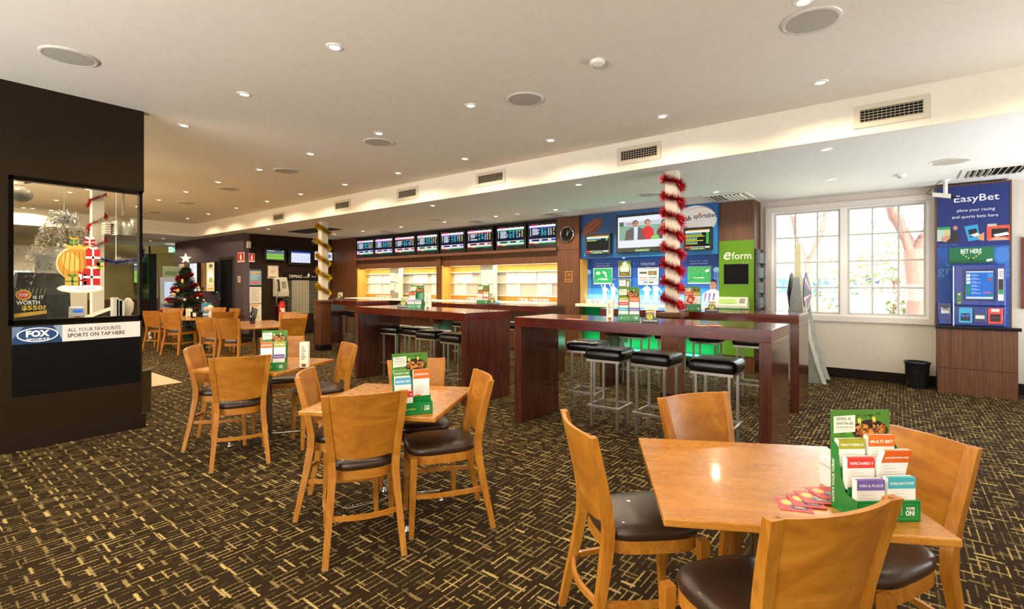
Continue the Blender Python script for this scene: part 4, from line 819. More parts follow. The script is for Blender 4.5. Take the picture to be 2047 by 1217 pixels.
# clock and no smoking plate on the timber column
c = on_y(1134.5, 468.5, 8.31); t = thing('wall_clock', 'round black wall clock with silver rim on the timber column', 'clock', c); r = .155
b = MB('chrome', '#D8D6D0'); b.T = Matrix.Rotation(PI / 2, 4, 'X'); b.lathe([(r * .9, 0), (r, .004), (r, .03), (r * .92, .034), (r * .90, .02)], 32, cap=False); b.build('rim', t)
b = MB('matte', '#161614').disc(0, 0, r * .92, r * .92, -.012, 32); b.use(col='#DAD6CA')
for i in range(12): q = i * PI / 6; cx, cz = math.cos(q) * r * .78, math.sin(q) * r * .78; b.disc(cx, cz, .006, .006, -.0125, 6)
dial = b.build('dial', t)
for nm, ang, L, wd in (('hour_hand', R(92), .085, .005), ('minute_hand', R(48), .125, .0035)):
    b = MB('plastic', '#F0EDE2'); cx, cz = math.cos(ang), math.sin(ang); b.poly([(-cz * wd - cx * .02, cx * wd - cz * .02), (cz * wd - cx * .02, -cx * wd - cz * .02), (cz * wd * .5 + cx * L, -cx * wd * .5 + cz * L), (-cz * wd * .5 + cx * L, cx * wd * .5 + cz * L)], -.016); b.build(nm, dial)
c = on_y(1137, 553, 8.315); b = MB('metal', '#6A4426').box(-.085, .085, -.004, .003, -.105, .105); b.use('print', '#C9A87C'); picture_frame(b, -.085, .085, -.105, .105, .006, -.006, -.004); b.text('NO SMOKING', 0, -.055, .016, -.006, .12, 'c'); b.box(-.03, .03, -.006, -.004, .03, .036); b.poly([(.02, .036), (.035, .045), (.03, .06), (.022, .05)], -.006)
solo(b, 'no_smoking_plate', 'bronze no smoking plate on the timber column under the clock', 'sign', c)

# ================================================================ niches with form guides
t = solo(MB('wall_paint', '#F0E9D8').rbox(-12.17, -5.35, 7.98, 8.72, .995, 1.035, .006), 'bench_top', 'long cream writing bench along the lit form niches', 'bench top')
for nm, x0, x1, hl in (('left', -12.12, -8.88, 'left'), ('right', -8.68, -5.36, 'right')):
    b = MB('matte', '#C7C2B6').box(x0, x1, 8.715, 8.73, 1.15, 1.70); bd = thing('form_board', 'grey pin board with white rails in the %s lit niche' % hl, 'pin board', ((x0 + x1) / 2, 8.73, 1.15))
    b.V = [(x - (x0 + x1) / 2, y - 8.73, z - 1.15) for x, y, z in b.V]; b.build('board', bd); hw = (x1 - x0) / 2
    for zz in (0, .29, .545): MB('plastic', '#F3EEE2').box(-hw, hw, -.06, -.012, zz - .012, zz + .012).build('rail', bd)
    lamp('niche_light', 'AREA', ((x0 + x1) / 2, 8.56, 1.835), 13, (1, .86, .58), (0, 0, 0), shape='RECTANGLE', size=x1 - x0 - .1, size_y=.08)
    solo(MB('tube_glow', '#FFE3AA').box(-hw + .05, hw - .05, -.01, .01, 0, .012), 'strip_light', 'warm strip light hidden under the pelmet of the %s niche' % hl, 'strip light', ((x0 + x1) / 2, 8.62, 1.842))
def form(x0, x1, z0, z1, label, y=8.700, shade='#F2EFE8', grp='form guide sheets pinned in the niches'):
    w, h = x1 - x0, z1 - z0; rnd = random.Random(int(x0 * 1000) + int(z0 * 100)); b = MB('print', shade); b.box(-w / 2, w / 2, 0, .003, 0, h); b.use(col='#C4C0B8')
    for c in range(4):
        for i in range(12):
            if rnd.random() < .75: xx = -w * .45 + c * w * .235; b.rect(xx, xx + w * rnd.uniform(.08, .2), h * (.9 - .07 * i), h * (.915 - .07 * i), -.0008)
    b.use(col='#8C8880').rect(-w * .45, w * .1, h * .945, h * .97, -.0008); return solo(b, 'form_guide', label, 'form guide', ((x0 + x1) / 2, y, z0), 0, grp)
ROWZ = {'upper': (1.453, 1.685), 'lower': (1.163, 1.425)}
def pxs(*a): return [on_y(p, 565, 8.7)[0] for p in a]
for nm, row, pts in (('left', 'upper', [(739, 765), (766, 792), (826.5, 856), (862.5, 873)]), ('left', 'lower', [(739, 764), (765, 783), (828, 846), (863, 873)]),
                     ('right', 'upper', [(909, 945), (959, 972), (1012, 1073), (1074, 1117)]), ('right', 'lower', [(909, 933), (1012.5, 1041), (1074, 1105)])):
    for i, (p, q) in enumerate(pts):
        a, d = pxs(p, q); z0, z1 = ROWZ[row]; form(a, d - .01, z0, z1, 'white form guide sheet in the %s niche, %s row, %s from the left' % (nm, row, ORD[i]))
# perspex dividers with pinned notices
for nm, p, q in (('left', 794, 814), ('right', 973, 1002)):
    a, d = pxs(p, q); cx = (a + d) / 2; hw = (d - a) / 2 * .92; t = thing('notice_column', 'grey notice column with a white edge standing in the %s lit niche' % nm, 'notice column', (cx, 8.45, 1.036)); MB('matte', '#8F8C84').box(-hw, hw, 0, .10, 0, .80).build('panel', t); MB('plastic', '#EDE8DC').box(hw, hw + .025, -.03, .10, 0, .80).build('edge_strip', t)
    for j, (z0, z1, x0, x1) in enumerate(((.45, .68, -.95, .05), (.42, .66, .08, .95), (.22, .42, -.95, .1), (.16, .40, .0, .95)) if nm == 'left' else ((.38, .70, -.9, .9), (.16, .38, -.75, .15), (.16, .36, .2, .85))):
        form(cx + x0 * hw, cx + x1 * hw, 1.036 + z0, 1.036 + z1, 'pinned notice on the grey column of the %s niche, %s' % (nm, ('topmost on its left', 'topmost on its right', 'lower left one', 'lower right one')[j] if nm == 'left' else ('large one at the top', 'lower left one', 'lower right one')[j]), 8.445, '#F6F2E8', 'notices on the niche columns')
def leaflet_box(px, py, y, w, label, c='#D9707A'):
    x = on_y(px, py, y)[0]; b = MB('print', '#EFE6DC').rbox(-w / 2, w / 2, -.05, .05, 0, .07, .003); b.use(col=c)
    for i in range(3): xx = -w * .4 + i * w * .28; b.rect(xx, xx + w * .2, .015, .055, -.0508)
    b.use(col='#FFFFFF').rect(-w * .2, w * .25, .03, .04, -.0515); solo(b, 'leaflet_box', label, 'leaflet box', (x, y, 1.0355), R(6), 'pink and white leaflet boxes on the bench')
for px_, w, l in ((762, .28, 'pink and white leaflet box left of the left notice column'), (775, .22, 'pink and white leaflet box just left of the left notice column'), (842, .2, 'pink box of leaflets in the right of the left niche'), (946, .3, 'pink leaflet box left of the right notice column'), (1046, .18, 'white leaflet box at the left of the right bay'), (1073, .26, 'pink striped leaflet box in the right bay of the right niche'), (1090, .16, 'small leaflet box nearest the clock column')): leaflet_box(px_, 600, 8.40, w, l)
t = solo(MB('plastic', '#0C0C0D').box(-.42, .42, -.1, .1, 0, .28), 'black_cabinet', 'black box fixed under the writing bench', 'cabinet', on_y(849, 642, 8.3)[:2] + (.70,))

# ================================================================ blue betting alcove
t = thing('betting_mural', 'blue betting mural filling the alcove, upper part', 'mural', (-3.58, 8.40, 1.9)); hw = 1.27
b = MB('print', '#0E5C9E'); b.box(-hw, hw, 0, .20, 0, .84); b.use(col='#1A74B8').poly([(-.1, .0), (hw, 0), (hw, .6), (.5, .55), (.1, .25)], -.0006); b.use(col='#0A4A86').poly([(-hw, .0), (-.6, 0), (-.5, .84), (-hw, .84)], -.0006)
# football
cx, cz, rt = -1.02, .60, R(32); b.use(col='#6E3324').disc(cx, cz, .25, .125, -.0012, 24, rt); b.use(col='#8E4A32').disc(cx - .01, cz + .02, .20, .085, -.0016, 24, rt); b.use(col='#3A1A12')
for k in (-.03, .03): b.disc(cx + .03 - k * .5, cz + k, .2, .006, -.0020, 20, rt)
b.use(col='#C9DCEC').disc(.90, .57, .36, .255, -.0010, 28); b.use(col='#EFF1F3').disc(.92, .59, .33, .22, -.0012, 28); b.use(col='#F6F6F6').disc(.95, .62, .27, .17, -.0014, 28); b.use(col='#D98AA8').poly([(.66, .44), (.9, .36), (1.0, .40), (.8, .46), (.70, .54)], -.0018)
b.use(col='#16181C').text('tab', .70, .62, .085, -.002, None, 'l', .025); b.text('sportsbet', .885, .632, .10, -.002, .37, 'l', .012)
b.use(col='#E07A2A').disc(.985, .668, .022, .026, -.0024); b.use(col='#C9503A')
arc = [(.98 + .24 * math.cos(q), .66 + .13 * math.sin(q)) for q in [R(150 - 12 * i) for i in range(13)]]; arc2 = [(.98 + .234 * math.cos(q), .66 + .124 * math.sin(q)) for q in [R(150 - 12 * i) for i in range(13)]]; b.add([(x, -.002, z) for x, z in arc + arc2], [(i, i + 1, 14 + i, 13 + i) for i in range(12)])
b.use(col='#7FB6DA')
for x in (-1.2, 1.1): b.poly([(x, .05), (x + .01, .05), (x + .06, .22), (x + .05, .22)], -.0012); b.poly([(x + .06, .22), (x + .07, .22), (x + .10, .05), (x + .09, .05)], -.0012)
b.build('upper_panel', t)
lo = thing('betting_mural', 'glossy blue mural with white athlete silhouettes behind the lit ledge', 'mural', (-3.58, 8.62, 1.13)); b = MB('print', '#0C4AA0'); b.box(-hw, hw, 0, .03, 0, .77); b.use('print', '#1560B8').rect(-hw, hw, 0, .40, -.0005); b.use(col='#2E86CE').rect(-hw, hw, 0, .20, -.0007); b.use(col='#63B2E4').rect(-hw, hw, 0, .08, -.0009)
def athlete(cx, k=1.0, arm=1, head=True):
    b.use('print', '#BFE0F0'); y = -.0015; P = lambda x, z: (cx + x * k, z * k)
    b.poly([P(-.045, 0), P(-.02, .0), P(-.035, .13), P(-.06, .22), P(-.02, .25), P(.03, .25), P(.065, .22), P(.04, .13), P(.03, 0), P(.045, 0)][0:2] + [P(.045, 0), P(.045, .13), P(.06, .23), P(.02, .255), P(-.02, .255), P(-.06, .23), P(-.045, .13)], y)
    if head: b.disc(*P(0, .285), .024 * k, .032 * k, y)
    if arm: b.poly([P(-.055, .23), P(-.10, .30), P(-.115, .39), P(-.100, .39), P(-.085, .31), P(-.03, .24)], y); b.poly([P(.05, .24), P(.09, .19), P(.12, .13), P(.11, .12), P(.075, .17), P(.045, .2)], y)
    else: b.poly([P(-.06, .235), P(-.10, .18), P(-.05, .16), P(-.04, .18), P(-.075, .19), P(-.045, .225)], y); b.poly([P(.06, .235), P(.10, .18), P(.05, .16), P(.04, .18), P(.075, .19), P(.045, .225)], y)
X = lambda p: on_y(p, 570, 8.62)[0] + 3.58
athlete(X(1209), .88); athlete(X(1226), .92); athlete(X(1293), .95, 0); athlete(X(1311), .98)
b.use(col='#7FB2DC')
for px_ in (1177, 1432):                                  # stadium light towers
    x = X(px_); b.disc(x, .52, .05, .045, -.0015, 10)
    for i in range(12): z = .04 * i + .02; b.poly([(x - .03, z), (x - .024, z), (x + .03, z + .04), (x + .024, z + .04)], -.0015); b.poly([(x + .024, z), (x + .03, z), (x - .024, z + .04), (x - .03, z + .04)], -.0015)
    b.poly([(x - .036, 0), (x - .028, 0), (x - .02, .5), (x - .028, .5)], -.0015); b.poly([(x + .028, 0), (x + .036, 0), (x + .028, .5), (x + .02, .5)], -.0015)
b.use(col='#E8F0FA').text('internet', X(1295.5), .655, .062, -.002, X(1309.5) - X(1281.5), 'c'); b.poly([(X(1293), .605), (X(1295.4), .58), (X(1298), .605), (X(1298.4), .60), (X(1295.4), .572), (X(1292.6), .60)], -.002)
for px_ in (1205, 1397): b.use(col='#C4D8F2').text('fixed prices - results', X(px_), .675, .026, -.002, .30, 'c'); b.text('customer information', X(px_), .635, .026, -.002, .30, 'c')
# young man in a striped jersey at the lower right
x = X(1425); b.use(col='#E9E4EA').poly([(x - .16, 0), (x + .12, 0), (x + .12, .14), (x + .03, .20), (x - .04, .19), (x - .16, .12)], -.002); b.use(col='#5A4A6A')
for i in range(3): b.poly([(x - .15 + .07 * i, 0), (x - .12 + .07 * i, 0), (x - .10 + .07 * i, .13), (x - .13 + .07 * i, .13)], -.0024)
b.use(col='#B98A6E').disc(x, .26, .055, .075, -.0026); b.use(col='#1E1712').poly([(x - .062, .27), (x - .06, .34), (x, .37), (x + .06, .34), (x + .062, .28), (x + .04, .315), (x - .03, .32)], -.003); b.rect(x - .035, x - .012, .275, .282, -.0032).rect(x + .012, x + .035, .275, .282, -.0032); b.use(col='#8A5A48').rect(x - .02, x + .02, .215, .222, -.0032).rect(x - .006, x + .006, .235, .26, -.0032)
b.use('chrome', '#C8CCD2')
for px_, z in ((1268, .66), (1228.5, .37), (1322, .37)): b.ball((X(px_), -.01, z), .018, 8, 5)
b.build('panel', lo)
def poster(p0, p1, y, label, draw, name='poster', pins=True, depth=.012):
    a, d = on_y(*p0, y), on_y(*p1, y); w, h = d[0] - a[0], a[2] - d[2]; t = thing(name, label, 'poster', ((a[0] + d[0]) / 2, y, d[2])); b = MB('print', '#FFFFFF'); draw(b, w, h); b.build('sheet', t)
    b = MB('gloss', '#7E93A8'); b.box(-w / 2 - .01, w / 2 + .01, .003, depth, -.01, h + .01); b.build('holder', t)
    if pins:
        b = MB('chrome', '#D5D8DC')
        for sx in (-1, 1):
            for z in (.02, h - .02): b.ball((sx * (w / 2 + .012), -.002, z), .010, 6, 4)
        b.build('standoff', t)
    return t
def pg(b, w, h):
    b.use(col='#17A66A').rect(-w / 2, w / 2, 0, h); b.use(col='#D7F2E4').rect(-w / 2, w / 2, 0, h * .07, -.0006); b.disc(w * .1, h * .72, w * .13, h * .08, -.001, 14, R(-30)); b.disc(w * .18, h * .55, w * .10, h * .06, -.001, 12, R(-70)); b.use(col='#BFE6D2').disc(-w * .25, h * .70, w * .13, h * .11, -.001)
    b.use(col='#CFEFE0').poly([(-w * .4, h * .2), (-w * .36, h * .2), (-w * .2, h * .36), (w * .25, h * .38), (w * .25, h * .33), (-w * .15, h * .31)], -.001); b.rect(-w * .1, w * .3, h * .25, h * .29, -.001)
def pgr(b, w, h):
    b.use(col='#2FA45E').rect(-w / 2, w / 2, 0, h); b.use(col='#E4F2E0').rect(-w / 2, w / 2, 0, h * .05, -.0006); b.use(col='#FFFFFF').text('tab sportsbet', -w * .02, h * .34, h * .10, -.001, w * .5, 'c', .01); b.poly([(w * .28, h * .66), (w * .45, h * .72), (w * .45, h * .86), (w * .28, h * .80)], -.001); b.use(col='#C86A4A')
    for x, z in ((-.2, .85), (.0, .78), (.2, .85)): b.disc(w * x, h * z, w * .03, h * .04, -.001)
    b.use(col='#1E7A44').poly([(-w * .5, h * .1), (w * .1, h * .5), (w * .1, h * .54), (-w * .5, h * .15)], -.0008)
def pinn(b, w, h):
    b.use(col='#E9EFE6').rect(-w / 2, w / 2, 0, h); b.use(col='#2E6A44').rect(-w / 2, w / 2, h * .96, h, -.0005); b.use(col='#6A6F5A').rect(0, w * .44, h * .58, h * .84, -.001); b.use(col='#B07A3A').disc(w * .2, h * .70, w * .13, h * .07, -.0015); b.use(col='#4C5A50').rect(-w * .44, -w * .06, h * .66, h * .80, -.001); b.use(col='#E08A3E').rect(-w * .44, -w * .04, h * .40, h * .46, -.001); b.use(col='#3E8A56').rect(w * .04, w * .44, h * .40, h * .46, -.001)
    for i in range(8): b.use(col=('#C96A4A', '#4A8A5A')[i % 2]).disc(-w * .4 + i * w * .115, h * .29, w * .035, h * .04, -.001)
    b.use(col='#2E8A9A').rect(-w * .25, -w * .02, h * .10, h * .19, -.001); b.use(col='#5A665C').rect(w * .04, w * .28, h * .10, h * .19, -.001)
def pbeer(b, w, h):
    b.use(col='#4A5A26').rect(-w / 2, w / 2, 0, h); b.use(col='#6B7A2E').rect(-w / 2, w / 2, h * .4, h, -.0005); b.use(col='#F0E9C8').disc(0, h * .84, w * .14, h * .09, -.001); b.use(col='#3A4A1E').text('T', 0, h * .84, h * .09, -.0015, None, 'c', .02); b.use(col='#E6E2C4').text('TANCKRIDGE', 0, h * .68, h * .05, -.001, w * .6, 'c', .01)
    for i in range(4): b.rect(-w * .36, w * .36, h * (.55 - .08 * i), h * (.60 - .08 * i), -.001)
    b.use(col='#8A5A22').disc(-w * .1, h * .12, w * .25, h * .09, -.001)
def pfood(b, w, h):
    b.use(col='#5A6A4A').rect(-w / 2, w / 2, 0, h); b.use(col='#E4E0D0').rect(-w * .45, w * .1, h * .55, h * .92, -.001); b.use(col='#4A5244').text('WIN', -w * .18, h * .74, h * .12, -.0015, w * .35, 'c', .01); b.use(col='#E8E0D0').poly([(w * .2, h * .5), (w * .32, h * .5), (w * .4, h * .8), (w * .26, h * .85)], -.001); b.use(col='#B98A4A').disc(0, h * .2, w * .4, h * .14, -.001)
def ppale(b, w, h):
    b.use(col='#D9CDB4').rect(-w / 2, w / 2, 0, h); b.use(col='#4A4238').rect(-w * .3, w * .0, h * .55, h * .7, -.001); b.use(col='#B4763C').disc(w * .1, h * .25, w * .25, h * .16, -.001)
poster((1187, 537), (1223, 567.5), 8.60, 'bright green poster on the left of the blue mural', pg, pins=False); poster((1276, 536.5), (1315.5, 569), 8.60, 'pale results poster under the word internet', pinn, pins=False); poster((1375.5, 533.5), (1420, 566.5), 8.60, 'green poster with a white tab mark, right of the red tinsel post', pgr, pins=False)
poster((1237, 522.5), (1260, 552), 8.59, 'dark green upright poster with a pale round badge on the blue mural', pbeer); poster((1237, 558), (1260, 588), 8.59, 'dark green poster below the round badge one on the blue mural', pfood); poster((1332, 517), (1356, 551), 8.59, 'pale upright poster half hidden by the red tinsel post, upper one', ppale); poster((1332, 557), (1356, 590), 8.59, 'upright poster half hidden by the red tinsel post, lower one', pfood)
b = MB('lit_print', '#CFE6FF').box(-1.265, 1.265, 0, .02, 0, .085); solo(b, 'light_strip', 'glowing white light box strip along the back of the alcove ledge', 'light strip', (-3.58, 8.585, 1.043))
lamp('ledge_light', 'AREA', (-3.58, 8.50, 1.12), 5, (.75, .88, 1), (R(120), 0, 0), shape='RECTANGLE', size=2.4, size_y=.06)
for px_ in (1247, 1345): x = on_y(px_, 512, 8.52)[0]; lamp('spot_lamp', 'SPOT', (x, 8.50, 1.875), 6, (.85, .93, 1), (R(14), 0, 0), spot_size=R(95), spot_blend=.6, shadow_soft_size=.02); b = MB('lamp_glow', '#E6F0FF').lathe([(.028, -.004), (.0005, -.006)], 12, cap=False); b.use('chrome', '#C0C4C8').lathe([(.028, 0), (.036, -.004), (.04, 0)], 12, cap=False); solo(b, 'spot_light', 'small spotlight under the mural overhang, ' + ('left of the big screen centre' if px_ < 1300 else 'half behind the red tinsel'), 'spotlight', (x, 8.52, 1.899))
solo(MB('plastic', '#E9E2D2').rbox(-1.27, 1.27, 0, .45, 0, .055, .006), 'alcove_ledge', 'cream ledge below the blue mural', 'ledge', (-3.58, 8.17, .985))
for i, (px_, w, h, c) in enumerate([(1180, .10, .06, '#D5D8D8'), (1195, .06, .09, '#C9CED0'), (1203, .09, .07, '#E9DCE4'), (1187, .08, .03, '#E4E4E0')]): x = on_y(px_, 600, 8.45)[0]; b = MB('print', c).rbox(-w / 2, w / 2, -.03, .03, 0, h, .002); b.use(col='#6A6E74').rect(-w * .3, w * .3, h * .6, h * .7, -.0305); solo(b, 'ticket_box', 'small pale ticket box on the left of the alcove ledge, %s' % ('broad', 'tall narrow', 'pinkish', 'low flat')[i], 'box', (x, 8.42 - .07 * (i == 3), 1.0405))
t = thing('glow_panel', 'green front panel glowing under the alcove ledge', 'panel', (-3.58, 8.50, 0)); MB('wall_paint', '#0E6A3A').box(-1.26, 1.26, 0, .04, .12, .98).build('panel', t); MB('tube_glow', '#5CFFC0').box(-1.22, 1.22, -.10, -.08, .20, .23).build('glowing_tube', t); MB('wall_paint', '#123A24').box(-1.26, 1.26, -.13, .04, .12, .18).build('kick_shelf', t)
lamp('green_glow', 'AREA', (-3.58, 8.38, .235), 16, (.25, 1, .62), (R(165), 0, 0), shape='RECTANGLE', size=2.4, size_y=.05); lamp('green_glow', 'AREA', (-3.58, 8.34, .30), 3, (.3, 1, .65), (R(78), 0, R(180)), shape='RECTANGLE', size=2.4, size_y=.1)

# ================================================================ green form kiosk
t = thing('form_kiosk', 'lime green electronic form kiosk panel on the timber column', 'kiosk', (-2.045, 8.47, 0)); G = '#5E8C26'
kp = MB('matte', G).box(-.262, .262, 0, .02, .26, 2.11).build('panel', t); b = MB('print', '#EDF2E0'); b.text('e', -.15, 1.865, .125, -.001, None, 'c', .008, .25); b.text('form', .08, 1.865, .115, -.001, .29, 'c', .004)
for i in range(4): q = .035 * i / 3; b.disc(.10 + q, 1.755 - q * .8, .005, .005, -.001, 6).disc(.17 - q, 1.755 - q * .8, .005, .005, -.001, 6)
b.build('lettering', kp); b = MB('matte', '#050607').rbox(-.185, .185, -.012, 0, 1.41, 1.73, .003); b.use('plastic', '#5A8424'); picture_frame(b, -.192, .192, 1.40, 1.74, .008, -.004, 0); b.build('screen', t)
b = MB('plastic', '#D9DCCB'); b.loft([[(-.26, -.16, 1.03), (.20, -.16, 1.03), (.20, 0, 1.00), (-.26, 0, 1.00)], [(-.26, -.17, 1.07), (.20, -.17, 1.07), (.20, 0, 1.07), (-.26, 0, 1.07)], [(-.25, -.07, 1.20), (.19, -.07, 1.20), (.19, 0, 1.20), (-.25, 0, 1.20)]]); cs = b.build('console', t)
b = MB('print', '#9CC36A'); T0 = b.T; q = math.atan2(.10, .13); b.T = Matrix.Translation((-.03, -.171, 1.075)) @ Matrix.Rotation(-q, 4, 'X'); b.rect(-.2, .07, .03, .12, -.003); b.use(col='#4A4A44').rect(.11, .19, .04, .13, -.003); b.use(col='#B9BDB0')
for i in range(3):
    for j in range(3): b.rect(.118 + .024 * i, .134 + .024 * i, .05 + .026 * j, .066 + .026 * j, -.004)
b.build('keypad', cs)
t = thing('leaflet_rack', 'dark clear-fronted leaflet rack on the side of the timber column', 'rack', (-1.775, 8.72, 1.0)); bb = MB('plastic', '#26282C').box(0, .035, -.20, .20, 0, .97).build('backboard', t)
for i in range(4): b = MB('plastic', '#59626A'); b.box(.035, .075, -.19, .19, .03 + .235 * i, .035 + .235 * i); b.box(.071, .075, -.19, .19, .03 + .235 * i, .20 + .235 * i); b.box(.035, .075, -.19, -.186, .03 + .235 * i, .20 + .235 * i); b.build('pocket', bb)

# ================================================================ raffle wheel on its grey stand
t = thing('raffle_wheel', 'grey A-shaped stand with a raffle wheel seen edge-on before the window', 'raffle wheel', (-1.16, 8.40, 0), R(90))
b = MB('plastic', '#747772'); side = [(-.33, 0), (-.25, .25), (-.16, .6), (-.09, 1.0), (-.045, 1.5), (.03, 1.5), (.26, 0)]
n = len(side); b.add([(-.22, y, z) for y, z in side] + [(.22, y, z) for y, z in side], [tuple(range(n)), tuple(range(2 * n - 1, n - 1, -1))] + [(j, j + n, (j + 1) % n + n, (j + 1) % n) for j in range(n)]); b.build('stand', t)
b = MB('plastic', '#B4B8B2')
for x0 in (-.235, .205): b.loft([[(x0 + dx, y + dy, z) for dx, dy in ((0, -.05), (.03, -.05), (.03, .0), (0, .0))] for y, z in side[:5]])
b.build('edge_rail', t)
for s in (-1, 1):
    b = MB('print', '#2A2A2E'); b.T = Matrix.Translation((0, s * .10 - .01, 1.27)); cols = ['#26262A', '#B9B4AC', '#8E2A34', '#5E5088', '#26262A', '#37343C']; n = 36
    for i in range(n):
        a0, a1 = 2 * PI * i / n, 2 * PI * (i + 1) / n; b.use(col=cols[i % 6]); b.add([(math.cos(a) * r, y, math.sin(a) * r) for a, r, y in ((a0, .05, s * .055), (a0, .31, 0), (a1, .31, 0), (a1, .05, s * .055))], [(0, 1, 2, 3)])
    b.use(col='#1A1A1C'); b.add([(math.cos(2 * PI * i / n) * .05, s * .055, math.sin(2 * PI * i / n) * .05) for i in range(n)], [tuple(range(n))]); b.add([(math.cos(2 * PI * i / n) * .31, -s * .01, math.sin(2 * PI * i / n) * .31) for i in range(n)], [tuple(range(n))]); b.build('wheel', t)
MB('plastic', '#B9B98A').box(-.05, .05, -.035, .03, 1.5, 2.0).build('pointer_board', t)
# bin by the window
c = on_z(1836, 772, 0); t = thing('waste_bin', 'black plastic waste bin on the carpet under the window', 'bin', (.21, 8.70, 0)); b = MB('plastic', '#1B1D22'); b.lathe([(.105, 0), (.115, .02), (.138, .33), (.145, .335), (.145, .355), (.132, .355), (.110, .03), (.001, .025)], 28, cap=False); b.build('body', t); b = MB('plastic', '#101114'); b.lathe([(.139, .325), (.149, .335), (.149, .350), (.139, .352)], 28, cap=False); b.build('rim', t)

# ================================================================ betting machine
t = thing('machine_cabinet', 'walnut cabinet with a black top carrying the betting machine', 'cabinet', (.785, 8.72, 0)); b = MB('walnut'); b.box(-.37, .37, -.22, .20, 0, .83); b.use('matte', '#2A160A'); b.box(-.371, .371, -.2205, -.2195, .322, .328); b.box(-.246, -.243, -.2206, -.2196, .33, .83); b.box(.228, .231, -.2206, -.2196, 0, .83); b.build('body', t); MB('gloss', '#0A0C12').rbox(-.395, .40, -.245, .20, .83, .872, .004).build('top', t)
t = thing('betting_machine', 'blue EasyBet wall panel with self service betting machine', 'betting machine', (.765, 8.76, 0)); b = MB('print', '#16286E'); b.box(-.345, .35, 0, .15, .8725, 2.70); b.use(col='#1C4C9E').rect(-.345, .35, .8725, 1.90, -.0006); b.use(col='#2A66B4').poly([(.16, 1.86), (.35, 1.90), (.35, 1.45), (.27, 1.55), (.22, 1.70)], -.001); b.use(col='#3D74C0').disc(.28, 1.78, .07, .10, -.0014, 9).disc(.20, 1.62, .05, .05, -.0014, 6)
b.use(col='#E9EDF6').text('EasyBet', .04, 2.515, .115, -.002, .43, 'c', .004); b.text('place your racing', .035, 2.37, .05, -.002, .36, 'c'); b.text('and sports bets here', .025, 2.285, .05, -.002, .44, 'c')
for x0, x1, kind in ((-.345, -.13, 0), (-.10, .115, 1), (.135, .35, 2)):
    z0, z1 = 1.965, 2.185; X = lambda q: x0 + (x1 - x0) * q; Z = lambda q: z0 + (z1 - z0) * q; y = -.0015
    b.use(col='#1E2C6A').rect(x0, x1, z0, z1, y)
    if kind == 0: b.use(col='#B9CCC4').rect(X(0), X(.62), Z(.08), Z(.92), y - .0005); b.use(col='#3A9A6A').rect(X(0), X(.62), Z(.76), Z(.92), y - .001); b.use(col='#C9C47A').rect(X(.36), X(.6), Z(.3), Z(.74), y - .001); b.use(col='#2A2A2C').poly([(X(.4), Z(0)), (X(1), Z(0)), (X(1), Z(.6)), (X(.8), Z(.62)), (X(.55), Z(.3))], y - .0015); b.use(col='#C9946E').poly([(X(.2), Z(.3)), (X(.55), Z(.45)), (X(.62), Z(.25)), (X(.4), Z(0)), (X(.2), Z(.1))], y - .002); b.use(col='#B98A6A').disc(X(.85), Z(.84), .022, .03, y - .002)
    if kind == 1: b.use(col='#2A9AD0').poly([(X(.12), Z(.9)), (X(.72), Z(.98)), (X(.8), Z(.1)), (X(.3), Z(0))], y - .0005); b.use(col='#14181E').poly([(X(.28), Z(.68)), (X(.66), Z(.76)), (X(.72), Z(.3)), (X(.38), Z(.24))], y - .001); b.use(col='#D6DCDA').poly([(X(.34), Z(.36)), (X(.7), Z(.5)), (X(.85), Z(.36)), (X(.6), Z(.26))], y - .0015); b.use(col='#C9946E').poly([(X(.7), Z(.3)), (X(1), Z(.5)), (X(1), Z(0)), (X(.75), Z(.08))], y - .002)
    if kind == 2: b.use(col='#D8503A').rect(X(.02), X(1), Z(.02), Z(.86), y - .0005); b.use(col='#B9B4AC').rect(X(.05), X(.45), Z(.82), Z(.97), y - .001); b.use(col='#16181C').rect(X(.22), X(.95), Z(.2), Z(.68), y - .001); b.use(col='#EDEAE4').poly([(X(.3), Z(.34)), (X(.9), Z(.46)), (X(.98), Z(.30)), (X(.4), Z(.2))], y - .0015); b.use(col='#D0A080').poly([(X(.05), Z(0)), (X(.4), Z(.18)), (X(.8), Z(.16)), (X(1), Z(0))], y - .002)
b.use(col='#5C86C4').text('mystery bets', -.235, 1.925, .032, -.002, .19, 'c'); b.text('gr', -.27, 1.555, .12, -.002, None, 'c'); b.text('d', .325, 1.575, .12, -.002, None, 'c'); b.text('t', .30, 1.08, .09, -.002, None, 'c'); b.text('*', -.24, 1.66, .06, -.002, None, 'c'); b.build('mural_panel', t)
b = MB('walnut'); b.box(-.365, -.345, -.004, .15, .8725, 2.72); b.box(.35, .368, -.004, .15, .8725, 2.72); b.box(-.345, .35, -.004, .15, 2.70, 2.72); b.build('trim', t)
b = MB('print', '#156A3E').box(-.225, .205, -.012, 0, 1.68, 1.885); b.use(col='#0E5A34').rect(-.225, .205, 1.68, 1.72, -.0125); b.use(col='#EDF2E8').text('BET HERE', -.01, 1.835, .058, -.013, .20, 'c', .02); b.use(col='#D9E05A')
for i in range(4): q = i / 3; b.disc(-.085 + .075 * q, 1.79 - .065 * q, .009, .008, -.013, 8).disc(.065 - .075 * q, 1.79 - .065 * q, .009, .008, -.013, 8)
b.use(col='#EDEFEA').poly([(.135, 1.695), (.19, 1.705), (.19, 1.735), (.135, 1.725)], -.013); b.use(col='#2A2A2A').text('TAB', .163, 1.714, .014, -.0135, None, 'c'); b.build('bet_here_sign', t)
